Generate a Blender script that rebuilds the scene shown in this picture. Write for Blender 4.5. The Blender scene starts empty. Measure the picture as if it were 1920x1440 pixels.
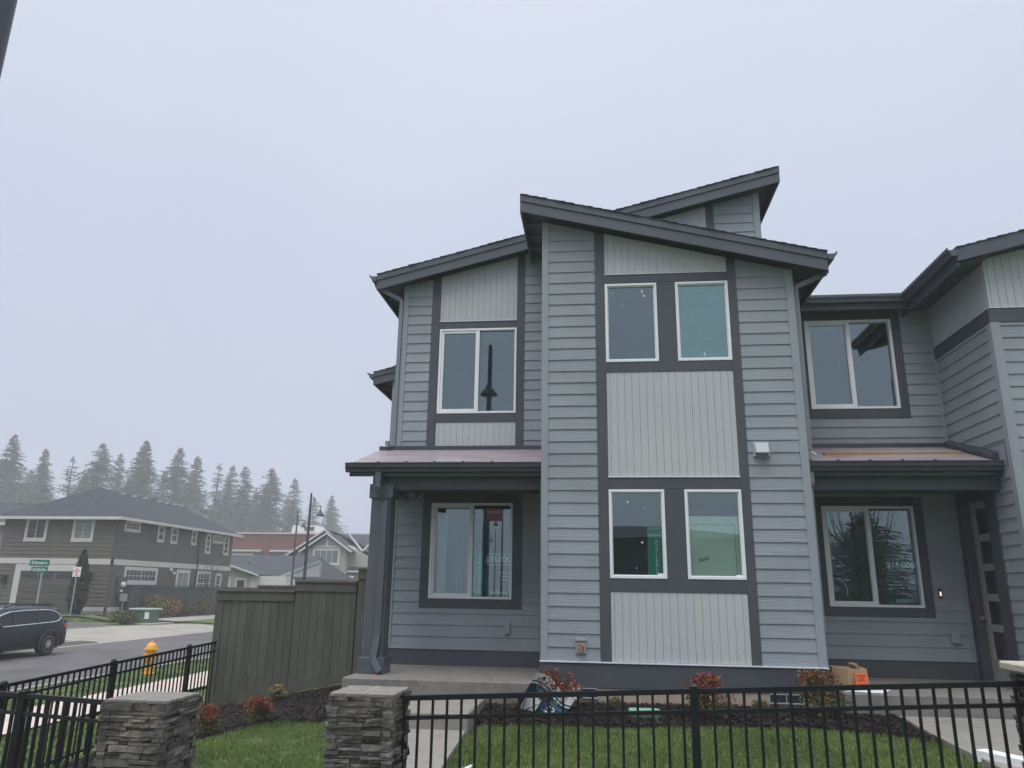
import bpy, bmesh, math, random
import numpy as np
from mathutils import Vector, Matrix
random.seed(7); NR = np.random.RandomState(11)
S = bpy.context.scene; COL = S.collection
rad = math.radians

# ------------------------------------------------------------ camera
cam_d = bpy.data.cameras.new('camera'); cam = bpy.data.objects.new('camera', cam_d); COL.objects.link(cam)
def cam_matrix(p, r, yw):
    cy, sy = math.cos(yw), math.sin(yw)
    fw = Vector((-sy*math.cos(p), cy*math.cos(p), math.sin(p)))
    rt = Vector((cy, sy, 0)); up = rt.cross(fw)
    c, s = math.cos(r), math.sin(r)
    X = c*rt+s*up; Y = -s*rt+c*up; Z = -fw
    m = Matrix((X, Y, Z)).transposed().to_4x4(); m.translation = (0, 0, 1.6)
    return m
cam.matrix_world = cam_matrix(rad(15.292), rad(.875), rad(6.643))
cam_d.sensor_width = 36; cam_d.lens = 26.407; cam_d.clip_end = 2000; cam_d.clip_start = .05
S.camera = cam

# ------------------------------------------------------------ world, sun, exposure
SUN_EL, SUN_ROT = 62, 200
W = bpy.data.worlds.new('World'); S.world = W; W.use_nodes = True
nt = W.node_tree; nt.nodes.clear()
def N(nt, t, **k):
    n = nt.nodes.new(t)
    for a, b in k.items(): setattr(n, a, b)
    return n
sky = N(nt, 'ShaderNodeTexSky', sky_type='NISHITA', sun_disc=False, sun_elevation=rad(SUN_EL), sun_rotation=rad(SUN_ROT))
sky.dust_density = 6; sky.air_density = 1
bg = N(nt, 'ShaderNodeBackground'); bg.inputs[1].default_value = .08
bg2 = N(nt, 'ShaderNodeBackground'); bg2.inputs[1].default_value = 1.0
tc = N(nt, 'ShaderNodeTexCoord'); sep = N(nt, 'ShaderNodeSeparateXYZ')
ramp = N(nt, 'ShaderNodeValToRGB')
nt.links.new(tc.outputs['Generated'], sep.inputs[0])
noi = N(nt, 'ShaderNodeTexNoise'); noi.inputs['Scale'].default_value = 2.2; noi.inputs['Detail'].default_value = 3
nt.links.new(tc.outputs['Generated'], noi.inputs['Vector'])
ma = N(nt, 'ShaderNodeMath', operation='MULTIPLY_ADD'); ma.inputs[1].default_value = .22; 
nt.links.new(noi.outputs[0], ma.inputs[0]); nt.links.new(sep.outputs[2], ma.inputs[2])
nt.links.new(ma.outputs[0], ramp.inputs[0])
cr = ramp.color_ramp; cr.elements[0].position = .06; cr.elements[0].color = (.47, .495, .63, 1)
cr.elements[1].position = 1.0; cr.elements[1].color = (3.0, 3.1, 3.2, 1)
for p, c in ((.30, (.58, .625, .785)), (.55, (.635, .70, .85)), (.72, (.71, .765, .90)), (.84, (.76, .81, .93))):
    e = cr.elements.new(p); e.color = (*c, 1)
nt.links.new(ramp.outputs[0], bg2.inputs[0]); nt.links.new(sky.outputs[0], bg.inputs[0])
mixw = N(nt, 'ShaderNodeMixShader'); mixw.inputs[0].default_value = .94      # thick overcast over the clear sky
nt.links.new(bg.outputs[0], mixw.inputs[1]); nt.links.new(bg2.outputs[0], mixw.inputs[2])
nt.links.new(mixw.outputs[0], N(nt, 'ShaderNodeOutputWorld').inputs[0])
sd = bpy.data.lights.new('sun', 'SUN'); sd.energy = 1.5; sd.angle = rad(40); sd.color = (1, .97, .93)
so = bpy.data.objects.new('sun', sd); COL.objects.link(so)
az = rad(SUN_ROT)   # from behind the camera, a little to the left
sdir = Vector((math.sin(az)*math.cos(rad(SUN_EL)), math.cos(az)*math.cos(rad(SUN_EL)), math.sin(rad(SUN_EL))))
so.rotation_euler = sdir.to_track_quat('Z', 'Y').to_euler()
S.view_settings.view_transform = 'Standard'; S.view_settings.look = 'None'; S.view_settings.exposure = 0.0; S.view_settings.gamma = 1
S.cycles.use_denoising = True; S.cycles.max_bounces = 8; S.cycles.transparent_max_bounces = 12
S.cycles.volume_bounces = 1; S.cycles.sample_clamp_indirect = 6

# ------------------------------------------------------------ materials
MATS = {}
def mat(name, col, rough=.65, var=.10, vs=1.5, bump=0.0, bs=(30, 30, 30), metal=0, island=0.0, spec=.4, col2=None, thr=(.45, .6), stretch=(1, 1, 1), det=4, coat=0):
    m = bpy.data.materials.new(name); m.use_nodes = True; t = m.node_tree; b = t.nodes['Principled BSDF']
    b.inputs['Roughness'].default_value = rough; b.inputs['Metallic'].default_value = metal
    b.inputs['Specular IOR Level'].default_value = spec
    if coat: b.inputs['Coat Weight'].default_value = coat
    g = N(t, 'ShaderNodeNewGeometry')
    mp = N(t, 'ShaderNodeMapping'); mp.inputs['Scale'].default_value = [vs*s for s in stretch]
    t.links.new(g.outputs['Position'], mp.inputs[0])
    n = N(t, 'ShaderNodeTexNoise'); n.inputs['Scale'].default_value = 1; n.inputs['Detail'].default_value = det
    t.links.new(mp.outputs[0], n.inputs['Vector'])
    src = N(t, 'ShaderNodeRGB'); src.outputs[0].default_value = (*col, 1); out = src.outputs[0]
    if col2:
        mr = N(t, 'ShaderNodeMapRange'); mr.inputs[1].default_value = thr[0]; mr.inputs[2].default_value = thr[1]
        t.links.new(n.outputs[0], mr.inputs[0])
        mx = N(t, 'ShaderNodeMix', data_type='RGBA'); t.links.new(mr.outputs[0], mx.inputs[0]); t.links.new(out, mx.inputs[6]); mx.inputs[7].default_value = (*col2, 1); out = mx.outputs[2]
    hv = N(t, 'ShaderNodeHueSaturation'); t.links.new(out, hv.inputs['Color'])
    mr = N(t, 'ShaderNodeMapRange'); mr.inputs[1].default_value = .3; mr.inputs[2].default_value = .7; mr.inputs[3].default_value = 1-var; mr.inputs[4].default_value = 1+var
    t.links.new(n.outputs[0], mr.inputs[0]); v = mr.outputs[0]
    if island:
        mi = N(t, 'ShaderNodeMapRange'); mi.inputs[3].default_value = 1-island; mi.inputs[4].default_value = 1+island
        t.links.new(g.outputs['Random Per Island'], mi.inputs[0])
        mm = N(t, 'ShaderNodeMath', operation='MULTIPLY'); t.links.new(v, mm.inputs[0]); t.links.new(mi.outputs[0], mm.inputs[1]); v = mm.outputs[0]
    t.links.new(v, hv.inputs['Value']); t.links.new(hv.outputs[0], b.inputs['Base Color'])
    if bump:
        mp2 = N(t, 'ShaderNodeMapping'); mp2.inputs['Scale'].default_value = bs; t.links.new(g.outputs['Position'], mp2.inputs[0])
        n2 = N(t, 'ShaderNodeTexNoise'); n2.inputs['Scale'].default_value = 1; n2.inputs['Detail'].default_value = 5; n2.inputs['Distortion'].default_value = .6
        t.links.new(mp2.outputs[0], n2.inputs['Vector'])
        bp = N(t, 'ShaderNodeBump'); bp.inputs['Strength'].default_value = min(1, bump); bp.inputs['Distance'].default_value = .01
        t.links.new(n2.outputs[0], bp.inputs['Height']); t.links.new(bp.outputs[0], b.inputs['Normal'])
    MATS[name] = m; return m
def leafmat(name, cols, rough=.6, trans=0):
    m = bpy.data.materials.new(name); m.use_nodes = True; t = m.node_tree; b = t.nodes['Principled BSDF']
    b.inputs['Roughness'].default_value = rough; b.inputs['Specular IOR Level'].default_value = .25
    g = N(t, 'ShaderNodeNewGeometry'); r = N(t, 'ShaderNodeValToRGB'); t.links.new(g.outputs['Random Per Island'], r.inputs[0])
    e = r.color_ramp.elements; e[0].color = (*cols[0], 1); e[1].color = (*cols[-1], 1)
    for i, c in enumerate(cols[1:-1]): x = e.new((i+1)/(len(cols)-1)); x.color = (*c, 1)
    n = N(t, 'ShaderNodeTexNoise'); n.inputs['Scale'].default_value = .9; n.inputs['Detail'].default_value = 3; t.links.new(g.outputs['Position'], n.inputs['Vector'])
    mr = N(t, 'ShaderNodeMapRange'); mr.inputs[1].default_value = .3; mr.inputs[2].default_value = .7; mr.inputs[3].default_value = .78; mr.inputs[4].default_value = 1.22; t.links.new(n.outputs[0], mr.inputs[0])
    hv = N(t, 'ShaderNodeHueSaturation'); t.links.new(r.outputs[0], hv.inputs['Color']); t.links.new(mr.outputs[0], hv.inputs['Value'])
    t.links.new(hv.outputs[0], b.inputs['Base Color'])
    MATS[name] = m; return m
def glassmat(name, tint, refl=.16, rough=0.0, alpha=1.0):
    m = bpy.data.materials.new(name); m.use_nodes = True; t = m.node_tree; t.nodes.clear()
    tr = N(t, 'ShaderNodeBsdfTransparent'); tr.inputs[0].default_value = (*tint, 1)
    gl = N(t, 'ShaderNodeBsdfGlossy'); gl.inputs['Roughness'].default_value = rough
    gl.inputs[0].default_value = (.80, .94, 1, 1)
    lw = N(t, 'ShaderNodeLayerWeight'); lw.inputs[0].default_value = .25
    a = N(t, 'ShaderNodeMath', operation='MULTIPLY_ADD'); a.inputs[1].default_value = .75; a.inputs[2].default_value = refl; t.links.new(lw.outputs['Fresnel'], a.inputs[0])
    g = N(t, 'ShaderNodeNewGeometry'); n = N(t, 'ShaderNodeTexNoise'); n.inputs['Scale'].default_value = 1.7; n.inputs['Detail'].default_value = 1; t.links.new(g.outputs['Position'], n.inputs['Vector'])
    bp = N(t, 'ShaderNodeBump'); bp.inputs['Strength'].default_value = .02; bp.inputs['Distance'].default_value = .02; t.links.new(n.outputs[0], bp.inputs['Height']); t.links.new(bp.outputs[0], gl.inputs['Normal'])
    mx = N(t, 'ShaderNodeMixShader'); t.links.new(a.outputs[0], mx.inputs[0]); t.links.new(tr.outputs[0], mx.inputs[1]); t.links.new(gl.outputs[0], mx.inputs[2])
    t.links.new(mx.outputs[0], N(t, 'ShaderNodeOutputMaterial').inputs[0])
    MATS[name] = m; return m

K = MATS
mat('siding', (.246, .273, .305), .62, .08, 1.3, .6, (5, 40, 60), island=.035)
mat('cornerboard', (.260, .288, .320), .62, .05, 1.3, .25, (60, 60, 5))
mat('trim', (.062, .070, .084), .6, .08, 1.5, .3, (50, 50, 9))
mat('fascia', (.078, .088, .108), .55, .07, 1.2, .2, (8, 40, 40))
mat('panel', (.43, .45, .48), .65, .05, .8, .55, (45, 45, 14), col2=(.44, .45, .455), thr=(.5, .62))
mat('ledge', (.56, .60, .65), .5, .05)
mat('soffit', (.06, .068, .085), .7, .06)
mat('shingle', (.052, .056, .068), .9, .25, 12, .5, (60, 60, 60), island=.25)
mat('darkmetal', (.040, .046, .060), .35, .06, 2, spec=.5)
mat('gutter', (.080, .090, .110), .4, .06, 2, spec=.5)
mat('downspout', (.19, .212, .24), .45, .06, 2)
mat('vinyl', (.74, .75, .77), .45, .03, 3)
mat('room', (.38, .38, .37), .9, .03)
mat('roomfloor', (.30, .28, .25), .8, .1)
mat('concrete', (.22, .208, .19), .85, .30, 6, .8, (70, 70, 70), col2=(.13, .125, .118), thr=(.44, .62), det=8)
mat('walk', (.27, .25, .225), .85, .22, 3.6, .6, (90, 90, 90), col2=(.185, .168, .15), thr=(.45, .64), det=8)
mat('foundation', (.40, .33, .26), .9, .14, 5, .5, (60, 60, 60), col2=(.34, .25, .20), thr=(.5, .68))
mat('frontwalk', (.52, .45, .41), .85, .12, 2, .4, (60, 60, 60), col2=(.55, .36, .34), thr=(.52, .7))
mat('farconcrete', (.275, .258, .228), .85, .14, .8, .3, (20, 20, 20))
mat('asphalt', (.098, .090, .094), .85, .24, .9, .5, (45, 45, 45))
mat('soil', (.06, .048, .04), .95, .3, 5, .6, (50, 50, 50))
mat('turf', (.045, .075, .022), .9, .3, 3, .8, (60, 60, 60), col2=(.085, .10, .035), thr=(.5, .7))
mat('farturf', (.075, .12, .035), .9, .3, 2.2, .9, (45, 45, 45), col2=(.13, .14, .055), thr=(.5, .68))
mat('mulch', (.014, .010, .009), .95, .4, 9, 1, (60, 60, 60), col2=(.026, .017, .014), thr=(.45, .7))
leafmat('chips', [(.007, .006, .006), (.014, .011, .010), (.026, .016, .013), (.018, .013, .011), (.055, .04, .032)], .9)
leafmat('blade', [(.045, .085, .014), (.075, .132, .022), (.098, .165, .030), (.125, .19, .042), (.26, .28, .12)], .5)
leafmat('farblade', [(.07, .12, .03), (.10, .15, .04), (.15, .18, .07)], .6)
mat('fenceblack', (.006, .007, .010), .5, .1, 3, spec=.3)
mat('stone', (.115, .108, .100), .85, .28, 11, 1, (40, 40, 90), island=.5, col2=(.16, .135, .115), thr=(.52, .66))
mat('stonecore', (.03, .03, .03), .95)
mat('cap', (.21, .195, .178), .85, .2, 8, .6, (60, 60, 60), col2=(.17, .16, .15))
mat('capstone', (.40, .37, .31), .85, .10, 6, .5, (60, 60, 60))
mat('boards', (.082, .085, .068), .8, .14, 3, .5, (30, 30, 4), island=.13, stretch=(2.5, 3, .7))
mat('boardcap', (.13, .115, .095), .85, .2, 3)
mat('farboards', (.070, .078, .075), .85, .2, 3, island=.14)
mat('graysiding', (.125, .114, .095), .75, .06, .6, .1, (4, 4, 30), island=.03)
mat('beigesiding', (.34, .335, .295), .75, .06, .6, island=.03)
mat('whitesiding', (.60, .60, .57), .75, .05, .6, island=.02)
mat('palesiding', (.34, .35, .36), .75, .05, .6)
mat('beigetrim', (.55, .53, .50), .7, .05)
mat('whitetrim', (.58, .58, .57), .6, .03)
mat('farroof', (.045, .048, .058), .9, .25, 5, .3, (20, 20, 20))
mat('garagedoor', (.088, .080, .068), .6, .05)
mat('brick', (.20, .088, .075), .9, .22, 1.2, col2=(.16, .08, .072), thr=(.45, .6), stretch=(1, 1, 6))
mat('bluepanel', (.22, .28, .33), .5, .1)
mat('darkglass', (.03, .036, .045), .12, .1, 2, spec=.5)
mat('paleglass', (.16, .20, .21), .12, .15, 1, spec=1.0)
mat('bark', (.06, .05, .042), .95, .3, 4)
mat('twig', (.11, .085, .065), .9, .2, 6)
leafmat('needles', [(.035, .050, .034), (.052, .070, .046), (.072, .090, .058), (.10, .11, .08)], .8)
leafmat('greenleaf', [(.035, .055, .015), (.06, .09, .025), (.11, .12, .03), (.17, .14, .04)], .5)
leafmat('redleaf', [(.11, .022, .018), (.20, .036, .030), (.22, .075, .035), (.10, .06, .02)], .45)
leafmat('yellowleaf', [(.30, .20, .10), (.36, .27, .12), (.20, .17, .06), (.42, .26, .17)], .6)
leafmat('darkblade', [(.012, .014, .016), (.03, .035, .035)], .4)
leafmat('thuja', [(.022, .036, .016), (.035, .05, .02), (.05, .062, .026)], .7)
mat('carpaint', (.012, .017, .030), .32, .05, 1, spec=.25)
mat('carglass', (.012, .014, .018), .14, .05, spec=.35)
mat('tyre', (.014, .014, .015), .8, .1)
mat('cladding', (.025, .027, .032), .6, .1)
mat('alloy', (.55, .55, .57), .3, .05, metal=.6)
mat('chrome', (.85, .86, .88), .3, .03)
mat('taillight', (.50, .01, .015), .15, .1, spec=.8)
mat('hydrant', (.80, .40, .05), .5, .14, 14, col2=(.66, .31, .05))
mat('signgreen', (.0, .15, .10), .5, .06)
mat('white', (.80, .80, .80), .5, .04)
mat('redtext', (.55, .03, .04), .5)
mat('galv', (.33, .36, .37), .45, .08, 5, metal=.4)
mat('lampdark', (.045, .055, .075), .45, .08, 2)
mat('cardboard', (.42, .28, .16), .85, .08, 6)
mat('orange', (.85, .16, .06), .5, .05)
mat('blacktext', (.02, .02, .02), .6)
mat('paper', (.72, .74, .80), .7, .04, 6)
mat('lumber', (.31, .20, .14), .8, .25, 6, .3, (4, 60, 60), stretch=(.3, 4, 4))
mat('roofsheet', (.30, .275, .30), .35, .09, 2.4, col2=(.24, .11, .11), thr=(.50, .62), stretch=(.7, 4.5, 3), det=3)
mat('valvegreen', (.20, .42, .29), .6, .08)
mat('cabinetgreen', (.07, .13, .10), .5, .08)
mat('cabinetlid', (.30, .36, .33), .6, .08)
mat('brass', (.42, .17, .09), .4, .1, metal=.6)
mat('doorpaint', (.36, .34, .31), .5, .04)
mat('hood', (.36, .40, .42), .4, .05)
mat('redmark', (.55, .09, .08), .7, .2)
mat('poster', (.035, .065, .075), .6, .05)
mat('postertext', (.85, .9, .92), .6, .02)
mat('banner', (.01, .34, .20), .5, .06)
mat('bannertop', (.25, .50, .42), .5, .05)
mat('film', (.13, .36, .31), .35, .06, 1.2, .5, (6, 2, 6), col2=(.30, .42, .40), thr=(.66, .70), stretch=(.8, 1, 4))
mat('palepanel', (.80, .86, .72), .6, .05, 2)
mat('signblue', (.01, .035, .075), .4, .1)
mat('signteal', (.03, .16, .24), .4, .1)
mat('sticker', (.28, .10, .13), .6, .06)
mat('meterbox', (.30, .30, .29), .6, .1)
glassmat('glass', (.88, .94, .93), .115)
lit = bpy.data.materials.new('litbutton'); lit.use_nodes = True
lit.node_tree.nodes['Principled BSDF'].inputs['Emission Color'].default_value = (1, .55, .4, 1); lit.node_tree.nodes['Principled BSDF'].inputs['Emission Strength'].default_value = 1.6
K['litbutton'] = lit
# the boards of the neighbour's garage door and the vinyl keep plain paint; the street gets faint tyre-polished bands
# ------------------------------------------------------------ mesh helpers
class MB:
    def __init__(s): s.v = []; s.f = []
    def poly(s, pts):
        i = len(s.v); s.v += [tuple(p) for p in pts]; s.f.append(tuple(range(i, i+len(pts))))
    def box(s, x0, x1, y0, y1, z0, z1):
        if x0 > x1: x0, x1 = x1, x0
        if y0 > y1: y0, y1 = y1, y0
        if z0 > z1: z0, z1 = z1, z0
        s.hexa([(x0, y0, z0), (x1, y0, z0), (x1, y1, z0), (x0, y1, z0), (x0, y0, z1), (x1, y0, z1), (x1, y1, z1), (x0, y1, z1)])
    def hexa(s, p):
        i = len(s.v); s.v += [tuple(q) for q in p]
        for f in ((3, 2, 1, 0), (4, 5, 6, 7), (0, 1, 5, 4), (1, 2, 6, 5), (2, 3, 7, 6), (3, 0, 4, 7)): s.f.append(tuple(i+k for k in f))
    def prism(s, pts, vec):
        n = len(pts); i = len(s.v); v = Vector(vec)
        s.v += [tuple(p) for p in pts]+[tuple(Vector(p)+v) for p in pts]
        s.f.append(tuple(i+k for k in range(n))); s.f.append(tuple(i+n+k for k in reversed(range(n))))
        for k in range(n): s.f.append((i+k, i+(k+1) % n, i+n+(k+1) % n, i+n+k))
    def bar(s, a, b, w, h, up=(0, 0, 1)):
        a, b = Vector(a), Vector(b); d = (b-a).normalized(); u = Vector(up)
        if abs(d.dot(u)) > .99: u = Vector((0, 1, 0))
        r = d.cross(u).normalized()*w/2; t = r.cross(d).normalized()*h/2
        s.hexa([a-r-t, a+r-t, b+r-t, b-r-t, a-r+t, a+r+t, b+r+t, b-r+t])
    def tube(s, pts, rs, n=8, cap=True):
        pts = [Vector(p) for p in pts]
        if not hasattr(rs, '__len__'): rs = [rs]*len(pts)
        i0 = len(s.v)
        for k, p in enumerate(pts):
            d = (pts[min(k+1, len(pts)-1)]-pts[max(k-1, 0)]).normalized()
            u = Vector((0, 0, 1)) if abs(d.z) < .95 else Vector((1, 0, 0))
            a = d.cross(u).normalized(); b = d.cross(a)
            for j in range(n):
                t = 2*math.pi*j/n; s.v.append(tuple(p+(a*math.cos(t)+b*math.sin(t))*rs[k]))
        for k in range(len(pts)-1):
            for j in range(n): s.f.append((i0+k*n+j, i0+k*n+(j+1) % n, i0+(k+1)*n+(j+1) % n, i0+(k+1)*n+j))
        if cap:
            s.f.append(tuple(i0+j for j in reversed(range(n)))); s.f.append(tuple(i0+(len(pts)-1)*n+j for j in range(n)))
    def lathe(s, prof, c=(0, 0, 0), axis='z', n=20):
        i0 = len(s.v)
        for r, h in prof:
            for j in range(n):
                t = 2*math.pi*j/n; a, b = r*math.cos(t), r*math.sin(t)
                p = (a, b, h) if axis == 'z' else ((h, a, b) if axis == 'x' else (a, h, b))
                s.v.append((p[0]+c[0], p[1]+c[1], p[2]+c[2]))
        for k in range(len(prof)-1):
            for j in range(n): s.f.append((i0+k*n+j, i0+k*n+(j+1) % n, i0+(k+1)*n+(j+1) % n, i0+(k+1)*n+j))
        s.f.append(tuple(i0+j for j in reversed(range(n)))); s.f.append(tuple(i0+(len(prof)-1)*n+j for j in range(n)))
    def jitter(s, a, i0=0):
        for k in range(i0, len(s.v)): s.v[k] = tuple(c+random.uniform(-a, a) for c in s.v[k])
def world_of(o):
    p = Vector((0, 0, 0))
    while o is not None: p += o.location; o = o.parent
    return p
def obj(name, mb, m, parent=None, origin=None, smooth=False, bevel=0, local=False):
    """verts are given in world space unless local (then in the parent's space)"""
    me = bpy.data.meshes.new(name)
    off = Vector((0, 0, 0))
    if not local:
        off = world_of(parent) if parent is not None else Vector((0, 0, 0))
    if origin is not None: off = off+(Vector(origin)-off)
    v = np.array(mb.v, dtype=float).reshape(-1, 3)
    if origin is not None or not local: v = v-np.array(off)
    me.from_pydata(v.tolist(), [], mb.f); me.update()
    if bevel or smooth:
        bm = bmesh.new(); bm.from_mesh(me)
        bmesh.ops.recalc_face_normals(bm, faces=bm.faces)
        if bevel:
            bmesh.ops.bevel(bm, geom=[e for e in bm.edges if e.is_manifold and e.calc_face_angle(0) > .6], offset=bevel, segments=1, affect='EDGES')
        bm.to_mesh(me); bm.free()
    if smooth:
        for p in me.polygons: p.use_smooth = True
        try: me.set_sharp_from_angle(angle=rad(40))
        except Exception: pass
    me.materials.append(K[m] if isinstance(m, str) else m)
    o = bpy.data.objects.new(name, me); COL.objects.link(o)
    if parent is not None: o.parent = parent
    if origin is not None: o.location = Vector(origin)-(world_of(parent) if parent is not None else Vector((0, 0, 0)))
    return o
def tag(o, label, cat, group=None, kind=None):
    if label: o['label'] = label
    if cat: o['category'] = cat
    if group: o['group'] = group
    if kind: o['kind'] = kind
    return o
def thing(name, label, cat, loc=(0, 0, 0), rz=0, group=None):
    o = bpy.data.objects.new(name, None); o.empty_display_size = .2; COL.objects.link(o)
    o.location = loc; o.rotation_euler = (0, 0, rz)
    return tag(o, label, cat, group)
def struct(name, mb, m, label=None, kind='structure', smooth=False):
    o = obj(name, mb, m, smooth=smooth); o['kind'] = kind
    if label: o['label'] = label
    return o
def dup(root, loc, rz=0, label=None, group=None, scale=None):
    r = root.copy(); COL.objects.link(r); r.location = loc; r.rotation_euler = (0, 0, rz)
    if scale: r.scale = scale if hasattr(scale, '__len__') else (scale,)*3
    if label: r['label'] = label
    if group: r['group'] = group
    for ch in list(root.children):
        c = ch.copy(); COL.objects.link(c); c.parent = r
        for g in ch.children:
            d = g.copy(); COL.objects.link(d); d.parent = c
    return r
def text(name, s, size, m, parent, loc, rot, ext=.0008, align='CENTER', sx=1, bold=0.0):
    cu = bpy.data.curves.new(name, 'FONT'); cu.body = s; cu.size = size; cu.extrude = ext; cu.align_x = align; cu.align_y = 'CENTER'; cu.resolution_u = 3; cu.offset = bold
    t = bpy.data.objects.new('tmp', cu); COL.objects.link(t)
    dg = bpy.context.evaluated_depsgraph_get(); me = bpy.data.meshes.new_from_object(t.evaluated_get(dg))
    bpy.data.objects.remove(t); me.materials.clear(); me.materials.append(K[m])
    o = bpy.data.objects.new(name, me); COL.objects.link(o); o.parent = parent
    o.location = Vector(loc)-world_of(parent); o.rotation_euler = rot; o.scale = (sx, 1, 1)
    return o
FRONT = (rad(90), 0, 0)
def clip(poly, f):
    """keep the part of a 2-d polygon where f >= 0 (f linear)"""
    out = []
    for i, p in enumerate(poly):
        q = poly[(i+1) % len(poly)]; a, b = f(p), f(q)
        if a >= 0: out.append(p)
        if a*b < 0: t = a/(a-b); out.append((p[0]+(q[0]-p[0])*t, p[1]+(q[1]-p[1])*t))
    return out
def faceY(Y): return lambda u, z, d: (u, Y-d, z)         # a wall looking at -Y
def faceXm(X): return lambda u, z, d: (X-d, u, z)        # a wall looking at -X
def faceXp(X): return lambda u, z, d: (X+d, u, z)        # a wall looking at +X
EXPO = .1723
def lap(mb, mp, u0, u1, z0, z1, top=None, expo=EXPO, ref=.705, t=.014):
    k = math.floor((z0-ref)/expo+1e-6)
    while ref+k*expo < z1-1e-4:
        a, b = max(z0, ref+k*expo), min(z1, ref+(k+1)*expo); zb = ref+k*expo
        P = [(u0, a), (u1, a), (u1, b), (u0, b)]
        if top: P = clip(P, top)
        if len(P) >= 3:
            d = lambda z: .004+t*(1-(z-zb)/expo)
            i0 = len(mb.v); n = len(P)
            mb.poly([mp(p[0], p[1], d(p[1])) for p in P])
            lo = [p for p in P if abs(p[1]-a) < 1e-5]
            if len(lo) >= 2 and (top is None or True):
                x0, x1 = min(p[0] for p in lo), max(p[0] for p in lo)
                # the butt edge, sharing the board's two lower corners so a board is one island
                ia = [i0+j for j, p in enumerate(P) if abs(p[1]-a) < 1e-5 and abs(p[0]-x0) < 1e-6][0]
                ib = [i0+j for j, p in enumerate(P) if abs(p[1]-a) < 1e-5 and abs(p[0]-x1) < 1e-6][0]
                j = len(mb.v); mb.v += [mp(x0, a, 0), mp(x1, a, 0)]; mb.f.append((j, j+1, ib, ia))
        k += 1
def grooved(mb, mp, u0, u1, z0, z1, top=None, sp=.1035, w=.007, d=.012):
    back = [(u0, z0), (u1, z0), (u1, z1), (u0, z1)]
    if top: back = clip(back, top)
    mb.poly([mp(a, b, .004) for a, b in back])
    u = u0
    first = sp*.42
    while u < u1-1e-4:
        e = min(u1, u+(first if u == u0 else sp-w))
        P = [(u, z0), (e, z0), (e, z1), (u, z1)]
        if top: P = clip(P, top)
        if len(P) >= 3:
            mb.poly([mp(a, b, d) for a, b in P])
            for uu in (u, e):
                q = [p for p in P if abs(p[0]-uu) < 1e-5]
                if len(q) >= 2: mb.poly([mp(q[0][0], q[0][1], d), mp(q[1][0], q[1][1], d), mp(q[1][0], q[1][1], .004), mp(q[0][0], q[0][1], .004)])
            mb.poly([mp(u, z0, d), mp(e, z0, d), mp(e, z0, 0), mp(u, z0, 0)])
        u = e+w
def slabs(mb, mp, u0, u1, z0, z1, d0, d1, top=None):
    P = [(u0, z0), (u1, z0), (u1, z1), (u0, z1)]
    if top: P = clip(P, top)
    a = [mp(u, z, d0) for u, z in P]; b = [mp(u, z, d1) for u, z in P]
    mb.prism(a, Vector(b[0])-Vector(a[0]))
def wall(mb, mp, u0, u1, z0, z1, holes=(), th=.15, top=None):
    us = sorted({u0, u1, *[h[0] for h in holes], *[h[1] for h in holes]}); zs = sorted({z0, z1, *[h[2] for h in holes], *[h[3] for h in holes]})
    for i in range(len(us)-1):
        for j in range(len(zs)-1):
            cu, cz = (us[i]+us[i+1])/2, (zs[j]+zs[j+1])/2
            if any(h[0] < cu < h[1] and h[2] < cz < h[3] for h in holes): continue
            P = [(us[i], zs[j]), (us[i+1], zs[j]), (us[i+1], zs[j+1]), (us[i], zs[j+1])]
            if top: P = clip(P, top)
            if len(P) >= 3:
                a = [mp(u, z, 0) for u, z in P]; b = mp(P[0][0], P[0][1], -th)
                mb.prism(a, Vector(b)-Vector(a[0]))

# ------------------------------------------------------------ terrain
XK = [-240, -60, -26, -24.6, -21, -19.12, -19.02, -11.6, -11.5, -8.4, -6.4, -5, -4, -3.3, -1.5, 3, 8, 240]
YK = [-240, -5, 5.5, 7.5, 9.5, 10.5, 12.5, 20, 60, 240]
farL = [.5, .2, -.07, -.25, -.40, -.45, -.64, -.64, -.49, -.50]
yard = [[-.5, -.42, -.34, -.27, -.17, .05, .25, .4], [-.56, -.47, -.37, -.29, -.17, .03, .22, .4], [-.56, -.45, -.36, -.28, -.17, .03, .22, .4], [-.50, -.38, -.27, -.20, -.06, .03, .2, .4],
        [-.47, -.28, -.15, -.05, .09, .12, .2, .4], [-.43, -.22, -.05, .05, .17, .20, .25, .4], [-.36, -.10, .10, .17, .2, .2, .25, .4],
        [-.30, 0, .15, .2, .2, .2, .25, .4], [-.3, 0, .15, .2, .2, .2, .25, .4], [-.3, 0, .15, .2, .2, .2, .3, .4]]
HG = np.array([farL+r for r in yard])
def H(x, y):
    i = min(max(np.searchsorted(XK, x)-1, 0), len(XK)-2); j = min(max(np.searchsorted(YK, y)-1, 0), len(YK)-2)
    tx = min(1, max(0, (x-XK[i])/(XK[i+1]-XK[i]))); ty = min(1, max(0, (y-YK[j])/(YK[j+1]-YK[j])))
    return float((HG[j, i]*(1-tx)+HG[j, i+1]*tx)*(1-ty)+(HG[j+1, i]*(1-tx)+HG[j+1, i+1]*tx)*ty)
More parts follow.
